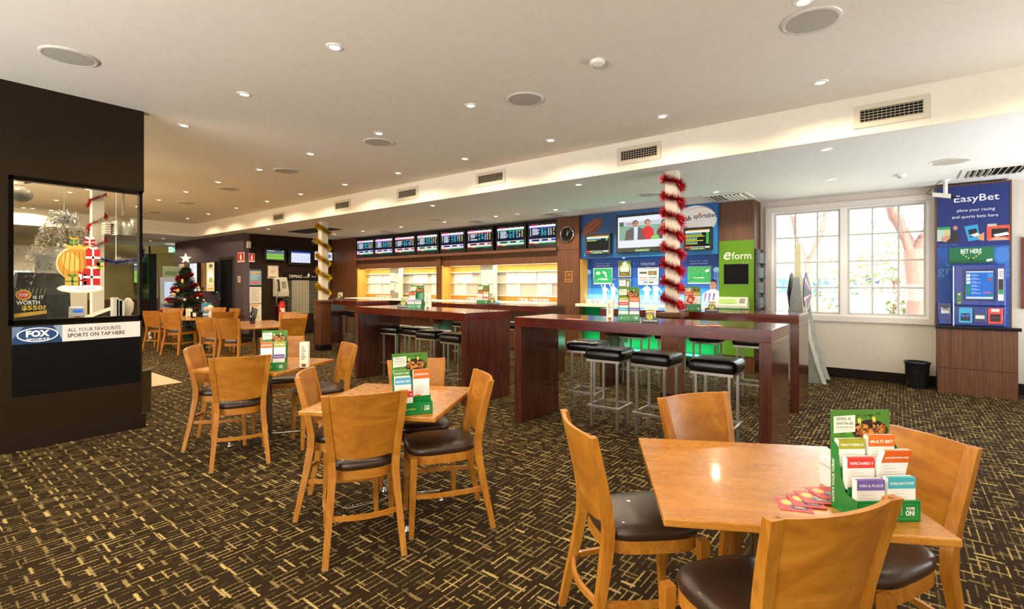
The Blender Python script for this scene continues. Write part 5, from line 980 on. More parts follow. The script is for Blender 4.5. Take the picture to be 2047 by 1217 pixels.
MC = '#22338A'; b = MB('plastic', MC); b.rbox(-.185, .295, -.16, 0, 1.13, 1.655, .012); b.use(col='#C9D6F0').box(-.196, -.184, -.165, -.1, .8735, 1.64); b.rbox(-.185, .295, -.12, 0, .8735, 1.13, .008) if False else None; b.use(col='#1C2C78').rbox(-.185, .295, -.13, 0, .8735, 1.13, .008); hs = b.build('housing', t)
b = MB('screen', '#3A78D8'); b.rect(-.075, .185, 1.215, 1.575, -.163); b.use(col='#DCE6F6').rect(-.07, .18, 1.555, 1.57, -.164).rect(-.07, .18, 1.22, 1.245, -.164)
for i in range(6): b.use(col='#E6ECF4' if i < 3 else '#2E9A5A').rect(-.068, -.03, 1.50 - .045 * i, 1.535 - .045 * i, -.164); b.use(col='#A9C6F0').rect(-.02, .05 + .01 * (i % 3), 1.51 - .045 * i, 1.518 - .045 * i, -.164).rect(-.02, .03, 1.525 - .045 * i, 1.532 - .045 * i, -.164)
b.use(col='#C86AB0').rect(.09, .16, 1.29, 1.31, -.164); b.use(col='#D8503A').rect(.14, .17, 1.45, 1.48, -.164); b.use(col='#4AA0E0').rect(.13, .18, 1.49, 1.54, -.164); b.use(col='#2E9A5A').rect(.14, .175, 1.25, 1.28, -.165); b.build('touch_screen', hs)
b = MB('plastic', '#0E1430'); picture_frame(b, -.095, .205, 1.195, 1.595, .02, -.166, -.16); b.build('screen_bezel', hs); b = MB('print', '#E4E4DC').rect(.225, .275, 1.20, 1.60, -.162); b.use(col='#2A2E30').rect(.228, .272, 1.33, 1.47, -.1625); b.use(col='#3A8A4A').rect(.228, .272, 1.28, 1.34, -.163); b.use(col='#6A6E70')
for i in range(4): b.rect(.232, .268, 1.50 + .02 * i, 1.508 + .02 * i, -.163)
b.build('side_notice', hs); b = MB('print', '#4A7A3E').rect(-.155, -.115, 1.14, 1.30, -.162); b.use(col='#C9D48A').disc(-.135, 1.275, .013, .013, -.1625).rect(-.148, -.122, 1.16, 1.17, -.1625); b.build('guide_strip', hs)
for nm, x0, x1, c, c2 in (('note_acceptor', -.14, -.01, '#2A9AC8', '#0A1026'), ('ticket_slot', .0, .125, '#22357E', '#3A3630'), ('ticket_printer', .135, .27, '#E0403E', '#1A0C0C')):
    b = MB('plastic', c).rbox(x0, x1, -.142, -.129, .905, 1.105, .004); b.use(col=c2).rect(x0 + .02, x1 - .02, .935, 1.03, -.1425); b.use(col='#C9CED6')
    if nm == 'ticket_slot': b.rect(x0 + .02, x1 - .02, .965, 1.01, -.143)
    if nm == 'ticket_printer': b.rect(x0 + .03, x1 - .03, 1.06, 1.095, -.1425); b.use(col='#8A1E1E').rect(x0 + .025, x1 - .025, .98, .99, -.143)
    if nm == 'note_acceptor': b.use('lit_print', '#5A7CFF').disc((x0 + x1) / 2 - .022, 1.0, .022, .012, -.1435, 10, -.4).disc((x0 + x1) / 2 + .022, 1.0, .022, .012, -.1435, 10, .4)
    b.build(nm, hs)
b = MB('plastic', '#1E2F86').rbox(-.335, -.20, -.10, 0, .8735, 1.165, .01); b.use(col='#0C1234').disc(-.268, 1.12, .045, .03, -.1015); b.use('print', '#D8D8D4').rect(-.31, -.225, 1.02, 1.10, -.1015); b.use(col='#8A8C90').rect(-.30, -.235, 1.06, 1.09, -.102); b.build('card_reader', t)
# red picture on the wall at the very edge
c = on_y(2042, 475, 8.93); d = on_y(2042, 617, 8.93); b = MB('print', '#A8483C').box(0, .5, -.02, .008, 0, c[2] - d[2]); b.use(col='#6A2A22'); picture_frame(b, 0, .5, 0, c[2] - d[2], .025, -.026, -.02); solo(b, 'framed_picture', 'red framed picture cut off by the right edge', 'picture', (d[0], 8.93, d[2]))
# security camera on the ceiling before the panel
def cctv(loc, label, k=1.0, rz=0):
    t = thing('security_camera', label, 'security camera', loc, rz); b = MB('plastic', '#E6E0D2'); b.lathe([(.05 * k, 0), (.05 * k, -.015 * k), (.022 * k, -.03 * k), (.024 * k, -.17 * k), (.012 * k, -.19 * k), (.001, -.19 * k)], 14); b.build('bracket', t)
    b = MB('plastic', '#DCD6C8'); b.add([(-.13 * k, -.03 * k, -.20 * k), (.05 * k, -.03 * k, -.245 * k), (.05 * k, .03 * k, -.245 * k), (-.13 * k, .03 * k, -.20 * k), (-.13 * k, -.03 * k, -.15 * k), (.05 * k, -.03 * k, -.19 * k), (.05 * k, .03 * k, -.19 * k), (-.13 * k, .03 * k, -.15 * k)], [(0, 3, 2, 1), (4, 5, 6, 7), (0, 1, 5, 4), (1, 2, 6, 5), (2, 3, 7, 6), (3, 0, 4, 7)]); b.build('body', t)
    MB('plastic', '#0E0E10').tube([(.05 * k, 0, -.217 * k), (.10 * k, 0, -.23 * k)], .022 * k, 10).build('lens', t); MB('plastic', '#26221C').tube([(0, 0, -.02 * k), (-.06 * k, 0, -.02 * k), (-.10 * k, 0, -.06 * k), (-.15 * k, 0, -.12 * k), (-.19 * k, 0, -.16 * k), (-.13 * k, 0, -.175 * k)], .006 * k, 6).build('cable', t)
c = on_y(1890, 400, 8.42); cctv((c[0], 8.42, ZL), 'white security camera on the ceiling before the blue betting panel', 1.0)
# ================================================================ things on the dark rear walls
def sheet(plane, p0, p1, u, name, label, cat, draw, depth=.006, frame=None, mat='print', group=None):
    """flat sheet or case on a wall: plane 'y' faces -y, plane 'x' faces +x; draw(b, w, h, yfront)"""
    if plane == 'y': a, d = on_y(*p0, u), on_y(*p1, u); w, h, loc, rz = d[0] - a[0], a[2] - d[2], ((a[0] + d[0]) / 2, u, d[2]), 0
    else: a, d = on_x(*p0, u), on_x(*p1, u); w, h, loc, rz = d[1] - a[1], a[2] - d[2], (u, (a[1] + d[1]) / 2, d[2]), U90
    t = thing(name, label, cat, loc, rz, group); b = MB(mat, '#FFFFFF'); draw(b, w, h, -.001); b.build('sheet', t)
    b = MB('plastic', frame or '#D8D2C6'); b.box(-w / 2, w / 2, 0, depth, 0, h)
    if frame: picture_frame(b, -w / 2 - .02, w / 2 + .02, -.02, h + .02, .022, -.008, depth)
    b.build('frame' if frame else 'backing', t); return t
def lines(b, w, h, y, n, c, top=.9, bot=.1, x0=-.42, x1=.42, seed=1):
    rnd = random.Random(seed); b.use(col=c)
    for i in range(n): z = h * (top - (top - bot) * i / n); b.rect(w * x0, w * (x0 + (x1 - x0) * rnd.uniform(.5, 1)), z - h * .25 / n * (top - bot), z + h * .2 / n * (top - bot), y)
def d1(b, w, h, y): b.use(col='#CFC6A6').rect(-w / 2, w / 2, 0, h, y); lines(b, w, h, y - .001, 7, '#A89C7A')
def d2(b, w, h, y):
    b.use(col='#F2F4F6').rect(-w / 2, w / 2, 0, h, y); lines(b, w, h, y - .001, 5, '#B9BDC8', .95, .7); b.use(col='#C98AA8').rect(-w * .4, w * .4, h * .30, h * .34, y - .001).rect(-w * .4, w * .4, h * .22, h * .25, y - .001); b.use(col='#6A3A5A').rect(-w * .3, w * .3, h * .36, h * .40, y - .001); b.use(col='#C4506A').rect(-w * .4, w * .4, h * .12, h * .18, y - .001)
def d3(b, w, h, y): b.use(col='#B58A52').rect(-w / 2, w / 2, 0, h, y); b.use(col='#4A3018').disc(0, h * .09, w * .3, h * .06, y - .001); lines(b, w, h, y - .001, 6, '#5A3A1E', .75, .3, -.12, .12)
def d4(b, w, h, y):
    b.use(col='#EBCB84').rect(-w / 2, w / 2, 0, h, y); b.use(col='#F6EED8').disc(0, h * .5, w * .35, h * .28, y - .0005); b.use(col='#5A6A6E').disc(w * .05, h * .88, w * .22, h * .06, y - .001); b.use(col='#8A9488').rect(-w * .03, w * .05, h * .72, h * .86, y - .001); b.use(col='#B9B05A').disc(w * .05, h * .38, w * .25, h * .10, y - .001); b.use(col='#C98A3A').rect(-w * .35, w * .35, h * .06, h * .10, y - .001)
YW = 5.82
sheet('y', (358, 528), (371.5, 590), YW - .01, 'poster', 'plain beige poster behind the star of the Christmas tree', 'poster', d1)
sheet('y', (379.5, 527), (394, 582), YW - .12, 'poster_case', 'bright white lit poster case right of the Christmas tree', 'poster case', d2, .115, '#1B1A1C', 'lit_print')
sheet('y', (401.5, 526), (409.5, 582), YW - .02, 'poster', 'narrow brown poster between the two lit poster cases', 'poster', d3, .015)
sheet('y', (412.5, 525), (429, 582), YW - .12, 'poster_case', 'yellow lit poster case beside the dark door', 'poster case', d4, .115, '#1B1614', 'lit_print')
t = thing('glowing_tube', 'bright white flare beside the dark door, built as a glowing upright tube', 'light', on_y(433.5, 584, YW - .03)); b = MB('lit_print', '#F2FAFF'); b.tube([(0, 0, 0), (0, 0, .85)], .02, 10); b.build('tube', t); MB('chrome', '#8A8C92').tube([(0, 0, -.75), (0, 0, 0)], .012, 8).build('stem', t)  # vertical flare of light modelled as a glowing tube on an added stem
a, d = on_y(441, 520, YW), on_y(467, 640, YW); w = d[0] - a[0]; zt = a[2]; dr = struct(MB('matte', '#050506').box(-w / 2, w / 2, -.004, .0, 0, zt), 'door_1', ((a[0] + d[0]) / 2, YW, 0))
b = MB('metal', '#8E8A98'); b.box(-w / 2 - .07, -w / 2, -.03, .0, 0, zt + .08); b.box(w / 2, w / 2 + .07, -.03, 0, 0, zt + .08); b.box(-w / 2, w / 2, -.03, 0, zt, zt + .08); b.build('door_frame', dr); b = MB('chrome', '#C9C9CC'); b.ball((-w / 2 + .1, -.04, 1.0), .04, 8, 5); b.build('door_handle', dr)
def fire(b, w, h, y): b.use(col='#EFE6DC').rect(-w / 2, w / 2, 0, h, y); b.use(col='#C8281E').rect(-w * .46, w * .46, h * .14, h * .95, y - .001); b.use(col='#F4EDE4').poly([(-w * .12, h * .22), (w * .12, h * .22), (w * .14, h * .62), (w * .08, h * .74), (-w * .08, h * .74), (-w * .14, h * .62)], y - .002); b.rect(-w * .05, w * .16, h * .76, h * .82, y - .002); b.use(col='#C8281E').text('FIRE', 0, h * .07, h * .06, y - .001, w * .5, 'c', .01)
sheet('y', (475, 505), (488, 523.5), YW - .012, 'fire_sign', 'red fire extinguisher sign on the purplish wall left of the corner', 'sign', fire, .01); sheet('x', (497.5, 506), (509, 523.5), -13.385, 'fire_sign', 'red fire extinguisher sign on the brown wall right of the corner', 'sign', fire, .01)
sheet('y', (475, 552), (480, 564.5), YW - .012, 'switch_plate', 'cream switch plate beside the dark door', 'switch', lambda b, w, h, y: (b.use('plastic', '#D8CCB4').rect(-w / 2, w / 2, 0, h, y), b.use(col='#8A7A68').rect(-w * .2, w * .2, h * .2, h * .8, y - .002)), .01); t = MB('walnut_flat').box(-.14, .14, -.03, 0, 0, .09)
c = on_y(485, 633, YW); solo(t, 'chair_rail', 'short timber rail on the purplish wall near the corner', 'rail', c)
def exit_sign(b, w, h, y): b.use(col='#3FB98A').rect(-w / 2, w / 2, 0, h, y); b.use(col='#E8FFF4').rect(-w / 2, w * .12, h * .06, h * .94, y - .001); b.use(col='#2FA878').text('EXIT', -w * .19, h * .5, h * .45, y - .002, w * .5, 'c', .02); b.use(col='#F2FFF8').poly([(w * .2, h * .2), (w * .28, h * .2), (w * .34, h * .5), (w * .42, h * .25), (w * .46, h * .28), (w * .36, h * .78), (w * .24, h * .75)], y - .001)
t = sheet('x', (337, 493), (350.5, 505), -18.6, 'exit_sign', 'green and white lit exit sign hanging at the corridor', 'sign', exit_sign, .06, None, 'lit_print')
MB('plastic', '#D8DCD4').box(-.2, .2, 0, .06, .24, .30).build('housing', t)
U = -13.385
def p_a(b, w, h, y): b.use(col='#6E8FA4').rect(-w / 2, w / 2, 0, h, y); b.use(col='#2A3A5A').rect(-w / 2, w / 2, h * .9, h, y - .001); b.use(col='#D8A23A').rect(-w * .4, w * .4, h * .74, h * .84, y - .001); b.use(col='#E2574A').rect(-w * .36, w * .36, h * .10, h * .22, y - .001); lines(b, w, h, y - .001, 6, '#A9C0CC', .7, .28)
def p_b(b, w, h, y): b.use(col='#D9D2C4').rect(-w / 2, w / 2, 0, h, y); lines(b, w, h, y - .001, 16, '#B4AC9C')
def p_c(b, w, h, y):
    b.use(col='#E6E0D2').rect(-w / 2, w / 2, 0, h, y); b.use(col='#E09A2A').rect(-w * .42, w * .25, h * .86, h * .95, y - .001); b.use(col='#6A6660').poly([(-w * .4, h * .15), (w * .05, h * .15), (w * .2, h * .7), (-w * .1, h * .8), (-w * .4, h * .7)], y - .001); b.use(col='#F0D24A').rect(w * .2, w * .35, h * .1, h * .3, y - .001)
sheet('x', (499, 537), (522.5, 570), U, 'poster', 'blue and orange poster, topmost of three stacked by the corner', 'poster', p_a); sheet('x', (499, 573.5), (522.5, 606), U, 'notice', 'plain white typed notice, middle of three stacked by the corner', 'notice', p_b); sheet('x', (499.5, 608), (522.5, 642), U, 'poster', 'white and orange poster, lowest of three stacked by the corner', 'poster', p_c)
def framed(b, w, h, y):
    b.use(col='#D8C8B0').rect(-w / 2, w / 2, 0, h, y); rnd = random.Random(3); b.use(col='#6A5A4E')
    for i in range(26): b.disc(rnd.gauss(0, w * .12), h * .58 + rnd.gauss(0, h * .11), w * .035, h * .022, y - .001 - i * 1e-5, 6, rnd.uniform(0, 3))
    b.use(col='#4A4038').rect(-w * .38, w * .38, h * .05, h * .13, y - .001)
sheet('x', (535.5, 531), (556, 556), U, 'framed_print', 'small framed print with a dark motif above the payphone', 'picture', framed, .015, '#5A4E3E')
t = thing('emergency_light', 'small white emergency light high on the brown wall', 'light', on_x(496.5, 489, U), U90); MB('plastic', '#D8D0BE').rbox(-.05, .05, -.05, .0, -.09, .09, .01).build('housing', t); MB('plastic', '#A8A090').disc(0, -.05, .025, .025, -.051).build('lens', t)
# payphone
c = on_x(558, 592, U); t = thing('payphone', 'beige wall payphone with a hanging cord on the brown wall', 'telephone', c, U90)
b = MB('plastic', '#B9B19C'); b.loft([[(-.17, -.16, 0), (.19, -.16, 0), (.19, 0, 0), (-.17, 0, 0)], [(-.17, -.17, .12), (.19, -.17, .12), (.19, 0, .12), (-.17, 0, .12)], [(-.17, -.09, .52), (.17, -.09, .52), (.17, 0, .52), (-.17, 0, .52)]]); b.build('body', t)
b = MB('plastic', '#3A3026'); b.tube([(-.10, -.14, .44), (-.11, -.19, .40), (-.11, -.21, .22), (-.10, -.18, .16)], [.035, .025, .025, .038], 8); b.build('handset', t); b = MB('plastic', '#8E8674'); b.tube([(-.11, -.18, .16), (-.16, -.16, -.05), (-.12, -.12, -.24), (.0, -.10, -.30), (.08, -.10, -.22), (.08, -.10, 0)], .012, 6); b.build('cord', t)
b = MB('print', '#4A463C'); b.T = Matrix.Translation((.06, -.158, .22)) @ Matrix.Rotation(-.2, 4, 'X'); [b.rect(-.05 + .04 * i, -.02 + .04 * i, .05 * j, .03 + .05 * j, 0) for i in range(3) for j in range(4)]; b.build('keypad', t)
sheet('x', (553, 580), (566.5, 595), U - .002, 'notice', 'white notice with a red disc beside the payphone', 'notice', lambda b, w, h, y: (b.use(col='#D8D0C4').rect(-w / 2, w / 2, 0, h, y), b.use(col='#B9402E').disc(w * .15, h * .45, w * .3, h * .3, y - .001)))
# fire extinguisher
c = on_x(563, 620, -13.28); t = thing('fire_extinguisher', 'red fire extinguisher on the brown wall under the payphone', 'fire extinguisher', (-13.27, c[1], .42), U90)
MB('gloss', '#C01A16').lathe([(.085, 0), (.09, .02), (.09, .42), (.07, .48), (.03, .52), (.03, .54)], 18).build('cylinder', t); b = MB('metal', '#2A2A2A'); b.lathe([(.025, .54), (.025, .58)], 10); b.add([(-.02, -.10, .60), (.02, -.10, .60), (.02, .06, .58), (-.02, .06, .58), (-.02, -.10, .62), (.02, -.10, .62), (.02, .06, .60), (-.02, .06, .60)], [(0, 3, 2, 1), (4, 5, 6, 7), (0, 1, 5, 4), (1, 2, 6, 5), (2, 3, 7, 6), (3, 0, 4, 7)]); b.build('valve', t)
MB('plastic', '#141414').tube([(.02, -.02, .56), (.12, -.02, .52), (.13, -.03, .2), (.11, -.04, .08)], .014, 8).build('hose', t); b = MB('print', '#E8DCD0'); b.loft([[(.0905 * math.cos(q), .0905 * math.sin(q), z) for q in [-2.2 + 1.2 * i / 8 for i in range(9)]] for z in (.18, .34)], cap=False, closed=False); b.build('label', t)
# tipping board
a, d = on_x(567, 544, U), on_x(661, 625, U); w, h = d[1] - a[1], a[2] - d[2]; t = thing('tipping_board', 'black tipping board with chalk heading and a grid of white squares', 'board', (U + .003, (a[1] + d[1]) / 2, d[2]), U90)
b = MB('matte', '#14110E').box(-w / 2, w / 2, 0, .015, 0, h); b.build('board', t)
b = MB('print', '#D6CFB4'); n1, n2 = 38, 24
for j in range(n2):
    z = h * .02 + h * .80 * j / n2
    for i in range(n1):
        f = i / n1
        if .15 < f < .52 or .76 < f < .90: b.rect(-w * .49 + w * .98 * f, -w * .49 + w * .98 * (f + .55 / n1), z + h * .004, z + h * .026, -.001)
    b.rect(-w * .49, w * .49, z, z + h * .0045, -.001)
b.use(col='#D8D4C8').text('TIPPING', -w * .27, h * .905, h * .075, -.001, w * .27, 'c', .012, .15); b.text('comp', -w * .06, h * .885, h * .04, -.001, w * .1, 'c', .0, .1); b.text('2nd', w * .12, h * .91, h * .05, -.001, w * .1, 'c'); b.poly([(-w * .02, h * .93), (w * .01, h * .87), (w * .04, h * .94), (w * .01, h * 1.0)], -.002); b.build('chart', t)
c = on_z(603, 471, ZL); t = thing('dome_camera', 'small dome camera on a ceiling stem before the brown wall', 'security camera', (-12.3, c[1] if c[1] < 8 else 6.9, ZL)); b = MB('plastic', '#B9AE9A'); b.lathe([(.03, 0), (.012, -.02), (.012, -.16), (.05, -.17), (.05, -.2)], 12); b.build('stem', t); MB('gloss', '#1E1A18').ball((0, 0, -.22), .055, 10, 6).build('dome', t)

# ================================================================ Christmas tree
t = thing('christmas_tree', 'decorated Christmas tree with red tinsel in front of the dark wall', 'Christmas tree', (-14.15, 4.75, 0)); rnd = random.Random(11)
b = MB('needles')
for i in range(3800):
    z = .30 + 1.55 * rnd.random() ** 1.25; r = (1.95 - z) / 1.65 * .62 * (.82 + .25 * math.sin(z * 19)); q = rnd.uniform(0, 2 * PI); k = rnd.uniform(.45, 1.0); p = Vector((math.cos(q) * r * k, math.sin(q) * r * k, z)); o = Vector((math.cos(q), math.sin(q), -.25)) * rnd.uniform(.07, .13); e = Vector((-math.sin(q), math.cos(q), rnd.uniform(-.6, .6))) * .022; b.add([p - e, p + e, p + o], [(0, 1, 2)])
b.build('foliage', t); MB('bark').tube([(0, 0, 0), (0, 0, 1.95)], .035, 8).build('trunk', t); MB('matte', '#2A3A26').lathe([(.2, 0), (.16, .12), (.05, .2)], 14).build('stand', t)
def garland(c, mat, z0, z1, turns, n, r=.045, w=.006):
    b = MB(mat); pts = [];
    for i in range(int(turns * 24) + 1): q = 2 * PI * i / 24; z = z0 + (z1 - z0) * i / (turns * 24); rr = (1.95 - z) / 1.65 * .66 + .02; pts.append((math.cos(q) * rr, math.sin(q) * rr, z + .03 * math.sin(3 * q)))
    tinsel(b, pts, r, n, rnd, w); b.build(c, t)
garland('red_garland', 'tinsel_red', .55, 1.75, 4.5, 4600, .06, .009); garland('silver_garland', 'tinsel_silver', .42, .85, 2, 1500, .05, .009)
def tree_ball(c, mat, r=.035):
    q = rnd.uniform(0, 2 * PI); z = rnd.uniform(.42, 1.7); rr = (1.95 - z) / 1.65 * .64 + .02; b = MB(mat, c); b.ball((0, 0, 0), r, 8, 5); o = b.build('bauble', t, (math.cos(q) * rr, math.sin(q) * rr, z)); return o
for i in range(34): tree_ball(('#E9E0C8', '#D8B24A', '#F0ECE2', '#B92A2A')[i % 4], 'gloss', rnd.uniform(.03, .045))
b = MB('lit_print', '#FFF2D6'); pts = [((.13 if i % 2 == 0 else .055) * math.sin(PI * i / 5), (.13 if i % 2 == 0 else .055) * math.cos(PI * i / 5) + 2.06) for i in range(10)]; b.T = Matrix.Rotation(R(50), 4, 'Z'); b.prism(pts, -.02, .02); b.build('star', t)
b = MB('matte', '#D8D0C4'); b.ball((0, 0, .09), .09, 8, 6); b.ball((.02, 0, .20), .06, 8, 5); b.use(col='#A83A2E').ball((.05, -.05, .12), .05, 7, 5); solo(b, 'soft_toy', 'small white and red toy at the foot of the Christmas tree', 'toy', (-14.3, 4.0, 0))
# grey ticket machine behind the tree
t = thing('ticket_kiosk', 'tall grey ticket machine with a pale screen behind the Christmas tree', 'kiosk', (-17.2, 5.38, 0), R(78)); b = MB('plastic', '#A9AEB6'); b.loft([[(-.28, -.25, 0), (.28, -.25, 0), (.28, .25, 0), (-.28, .25, 0)], [(-.28, -.28, .85), (.28, -.28, .85), (.28, .25, .85), (-.28, .25, .85)], [(-.28, -.12, 1.62), (.28, -.12, 1.62), (.28, .25, 1.62), (-.28, .25, 1.62)]]); b.build('body', t)
b = MB('screen', '#BFD4E6'); b.add([(-.17, -.257, 1.0), (.17, -.257, 1.0), (.17, -.157, 1.48), (-.17, -.157, 1.48)], [(0, 1, 2, 3)]); b.build('screen', t); MB('plastic', '#3A4A8A').box(-.2, .2, -.36, -.26, .78, .82).build('tray', t); b = MB('print', '#9AA88A').box(-.2, .2, .0, .02, 1.62, 1.95); b.use(col='#6A8A5A').rect(-.15, .15, 1.68, 1.8, -.001); b.build('header', t)
# green betting partition at the far end
t = thing('betting_partition', 'green and black betting partition with a television at the far left', 'partition', (-19.4, 5.46, 0)); b = MB('matte', '#070707').box(-1.05, 0, .003, .20, 0, 2.42); b.build('carcass', t); b = MB('print', '#1E8A4E'); b.rect(-1.05, -.01, 1.3, 2.40, 0); b.use(col='#2E8A78').rect(-1.05, -.01, .92, 1.3, 0); b.use(col='#4E4250').rect(-1.05, -.01, 0, .92, 0); b.use(col='#E0F0E8').text('BET LIVE', -.45, 1.17, .14, -.002, .75, 'c', .02); b.build('front_panel', t)
b = MB('plastic', '#0A0A0B').box(-1.0, -.25, -.16, -.004, 1.42, 2.15); pt = b.build('television', t); s = MB('screen'); football(s, -.96, -.30, 1.47, 2.1, -.162); s.build('display', pt)

# ================================================================ bar wall: banner, panel, window things
def U_at(px, py): return on_x(px, py, XP)
a, d = U_at(24, 656), U_at(280, 640); vc = (a[1] + d[1]) / 2; w = d[1] - a[1]
t = thing('sports_banner', 'white and blue sports banner under the bar window', 'banner', (XP + .004, vc, .895), U90); hh = .148; b = MB('print', '#E0DBD8').box(-w / 2, w / 2, 0, .003, 0, hh); xl = -w / 2 + w * .355
b.use(col='#153A66').rect(-w / 2, xl, 0, hh, -.0008); b.use(col='#5E7A9A').poly([(-w / 2, hh), (-w / 2 + .07, hh), (-w / 2, hh * .3)], -.001); b.use(col='#8A9FB8').poly([(xl - .06, hh), (xl, hh), (xl, hh * .1), (xl - .02, hh * .5)], -.001); cx = (-w / 2 + xl) / 2
b.use(col='#EEF0F2').disc(cx, hh * .5, .132, .062, -.0014, 28); b.use(col='#1A4070').disc(cx, hh * .5, .122, .053, -.0018, 28); b.use(col='#F4F5F6').text('FOX', cx, hh * .57, .058, -.0024, .15, 'c', .05); b.text('SPORTS', cx, hh * .24, .018, -.0024, .15, 'c', .03)
b.use(col='#1A1A1C').text('ALL YOUR FAVOURITE', xl + .035, hh * .67, .034, -.0012, .385, 'l', -.004); b.text('SPORTS ON TAP HERE', xl + .035, hh * .34, .034, -.0012, .415, 'l', .012); b.use(col='#B0ABA8').rect(xl + .245, xl + .2465, 0, hh, -.001); b.build('print', t)
a, d = U_at(24, 690), U_at(282, 763); solo(MB('matte', '#020203').box(-w / 2, w / 2, 0, .004, 0, .435), 'display_board', 'plain black board on the bar wall below the sports banner', 'board', (XP + .0045, vc, .455), U90)
# festive cut-out on the glass: sack, parcels and ribbons on snow
c = U_at(163, 583); t = thing('festive_cutout', 'red, white and gold Christmas cut-out stuck on the bar window glass', 'decoration', (XP - .018, c[1], c[2]), U90)
b = MB('print', '#E9D79A'); cen = U_at(163, 530); sc = 1.0
b.use(col='#E6D9A0').disc(0, .03, .165, .042, 0, 20); b.use(col='#F2F1F4').disc(0, .032, .155, .034, -.0006, 20); b.use(col='#D3D2E2').disc(.03, .028, .09, .016, -.001, 14); b.build('snow_base', t)
b = MB('print', '#C98F2C'); b.use(col='#E9D79A').disc(-.03, .255, .142, .155, -.0012, 18); b.use(col='#C8902E').disc(-.03, .25, .132, .145, -.0016, 18); b.use(col='#E3B95A').disc(-.07, .27, .06, .09, -.002, 12, .3); b.use(col='#A66A1C')
for i in range(6): b.poly([(-.13 + .04 * i, .14), (-.124 + .04 * i, .14), (-.10 + .03 * i, .36), (-.106 + .03 * i, .36)], -.0024)
b.use(col='#D9B24A').poly([(-.09, .385), (.04, .385), (.07, .43), (.02, .41), (-.02, .44), (-.06, .41), (-.12, .43)], -.0024); b.build('sack', t)
def parcel(x, z, w, h, c, r): b = MB('print', c); b.poly([(x - w, z), (x + w, z), (x + w, z + h), (x - w, z + h)], -.003); b.use(col=r).rect(x - w * .14, x + w * .14, z, z + h, -.0034).rect(x - w, x + w, z + h * .42, z + h * .56, -.0034); b.disc(x - .016, z + h + .012, .018, .010, -.0036, 10, -.4).disc(x + .016, z + h + .012, .018, .010, -.0036, 10, .4); b.build('parcel', t)
parcel(.075, .06, .06, .15, '#B8161C', '#F4F0EA'); parcel(.085, .24, .052, .15, '#C41E22', '#F2EDE6'); parcel(-.06, .055, .05, .08, '#D6A63C', '#2E7A3A'); parcel(.01, .05, .028, .11, '#F1EDE8', '#B8161C'); parcel(.06, .43, .04, .05, '#A8141A', '#F4F0EA'); parcel(-.05, .42, .03, .05, '#2E7A3A', '#D6A63C'); parcel(.135, .20, .024, .07, '#D9B24A', '#2E7A3A')
a, d = U_at(30, 576), U_at(96, 643); w = d[1] - a[1]; zb = 1.105; h = a[2] - zb; t = thing('warning_poster', 'black and yellow stop warning poster behind the bar window glass', 'poster', (XP - .05, (a[1] + d[1]) / 2, zb), U90)
b = MB('print', '#16150F').box(-w / 2, w / 2, 0, .003, 0, h); b.use(col='#6A6244')
for i in range(8): x = -w / 2 + w * i / 8; b.poly([(x, h * .80), (x + w * .06, h * .80), (x + w * .12, h), (x + w * .06, h)], -.0008)
b.use(col='#E2B23A').disc(-w * .22, h * .78, w * .24, h * .17, -.0012); b.use(col='#C8452A').disc(-w * .22, h * .78, w * .19, h * .13, -.0016); b.use(col='#F0EAE0').text('STOP', -w * .22, h * .78, h * .10, -.002, w * .28, 'c', .02); b.text('IS IT', w * .24, h * .70, h * .11, -.0016, w * .34, 'c', .02); b.text('WORTH', -w * .08, h * .53, h * .14, -.0016, w * .72, 'c', .03); b.use(col='#E6C23A').text('$550?', w * .10, h * .35, h * .17, -.0016, w * .75, 'c', .03); b.use(col='#E0A83A').poly([(-w / 2, h * .05), (w / 2, h * .16), (w / 2, h * .27), (-w / 2, h * .18)], -.0012); b.build('sheet', t)
# the bar counter and what stands on it
solo(MB('walnut').box(-8.6, -6.03, .2, 1.50, .0, .93).use('gloss', '#2A2420').rbox(-8.65, -6.03, .15, 1.55, .93, .97, .004), 'bar_counter', 'dark bar counter behind the bar window', 'bar counter')
BC = .971
def on_bar(px, u): return on_x(px, 620, u)[1]
t = thing('card_terminal', 'pale card payment terminal with a blue display behind the bar window', 'card terminal', (-6.12, on_bar(154, -6.12), BC), U90); b = MB('plastic', '#C9C2B6'); b.loft([[(-.045, -.03, 0), (.045, -.03, 0), (.045, .08, 0), (-.045, .08, 0)], [(-.052, -.03, .14), (.052, -.03, .14), (.052, .05, .15), (-.052, .05, .15)], [(-.05, -.015, .21), (.05, -.015, .21), (.05, .05, .22), (-.05, .05, .22)]]); b.build('body', t)
b = MB('screen', '#4A7AD8').rect(-.036, .036, .165, .195, -.031); b.build('display', t); b = MB('print', '#C8503A').rect(-.02, .02, .12, .13, -.032); b.use(col='#9A948A'); [b.rect(-.034 + .025 * i, -.018 + .025 * i, .04 + .022 * j, .055 + .022 * j, -.032) for i in range(3) for j in range(3)]; b.build('keypad', t)
t = thing('till_screen', 'sloping dark till screen with a white edge behind the bar window', 'till', (-6.35, on_bar(200, -6.35), BC), U90); b = MB('plastic', '#17150F'); b.add([(-.19, -.05, 0), (.19, -.05, 0), (.19, .2, 0), (-.19, .2, 0), (-.19, -.05, .06), (.15, -.02, .20), (.15, .05, .22), (-.19, .02, .08)], [(0, 3, 2, 1), (4, 5, 6, 7), (0, 1, 5, 4), (1, 2, 6, 5), (2, 3, 7, 6), (3, 0, 4, 7)]); b.build('casing', t); b = MB('plastic', '#E6E0D2'); b.add([(-.20, -.056, .055), (.155, -.026, .20), (.155, .05, .225), (-.20, .02, .085)], [(0, 1, 2, 3)]); b.build('edge', t)
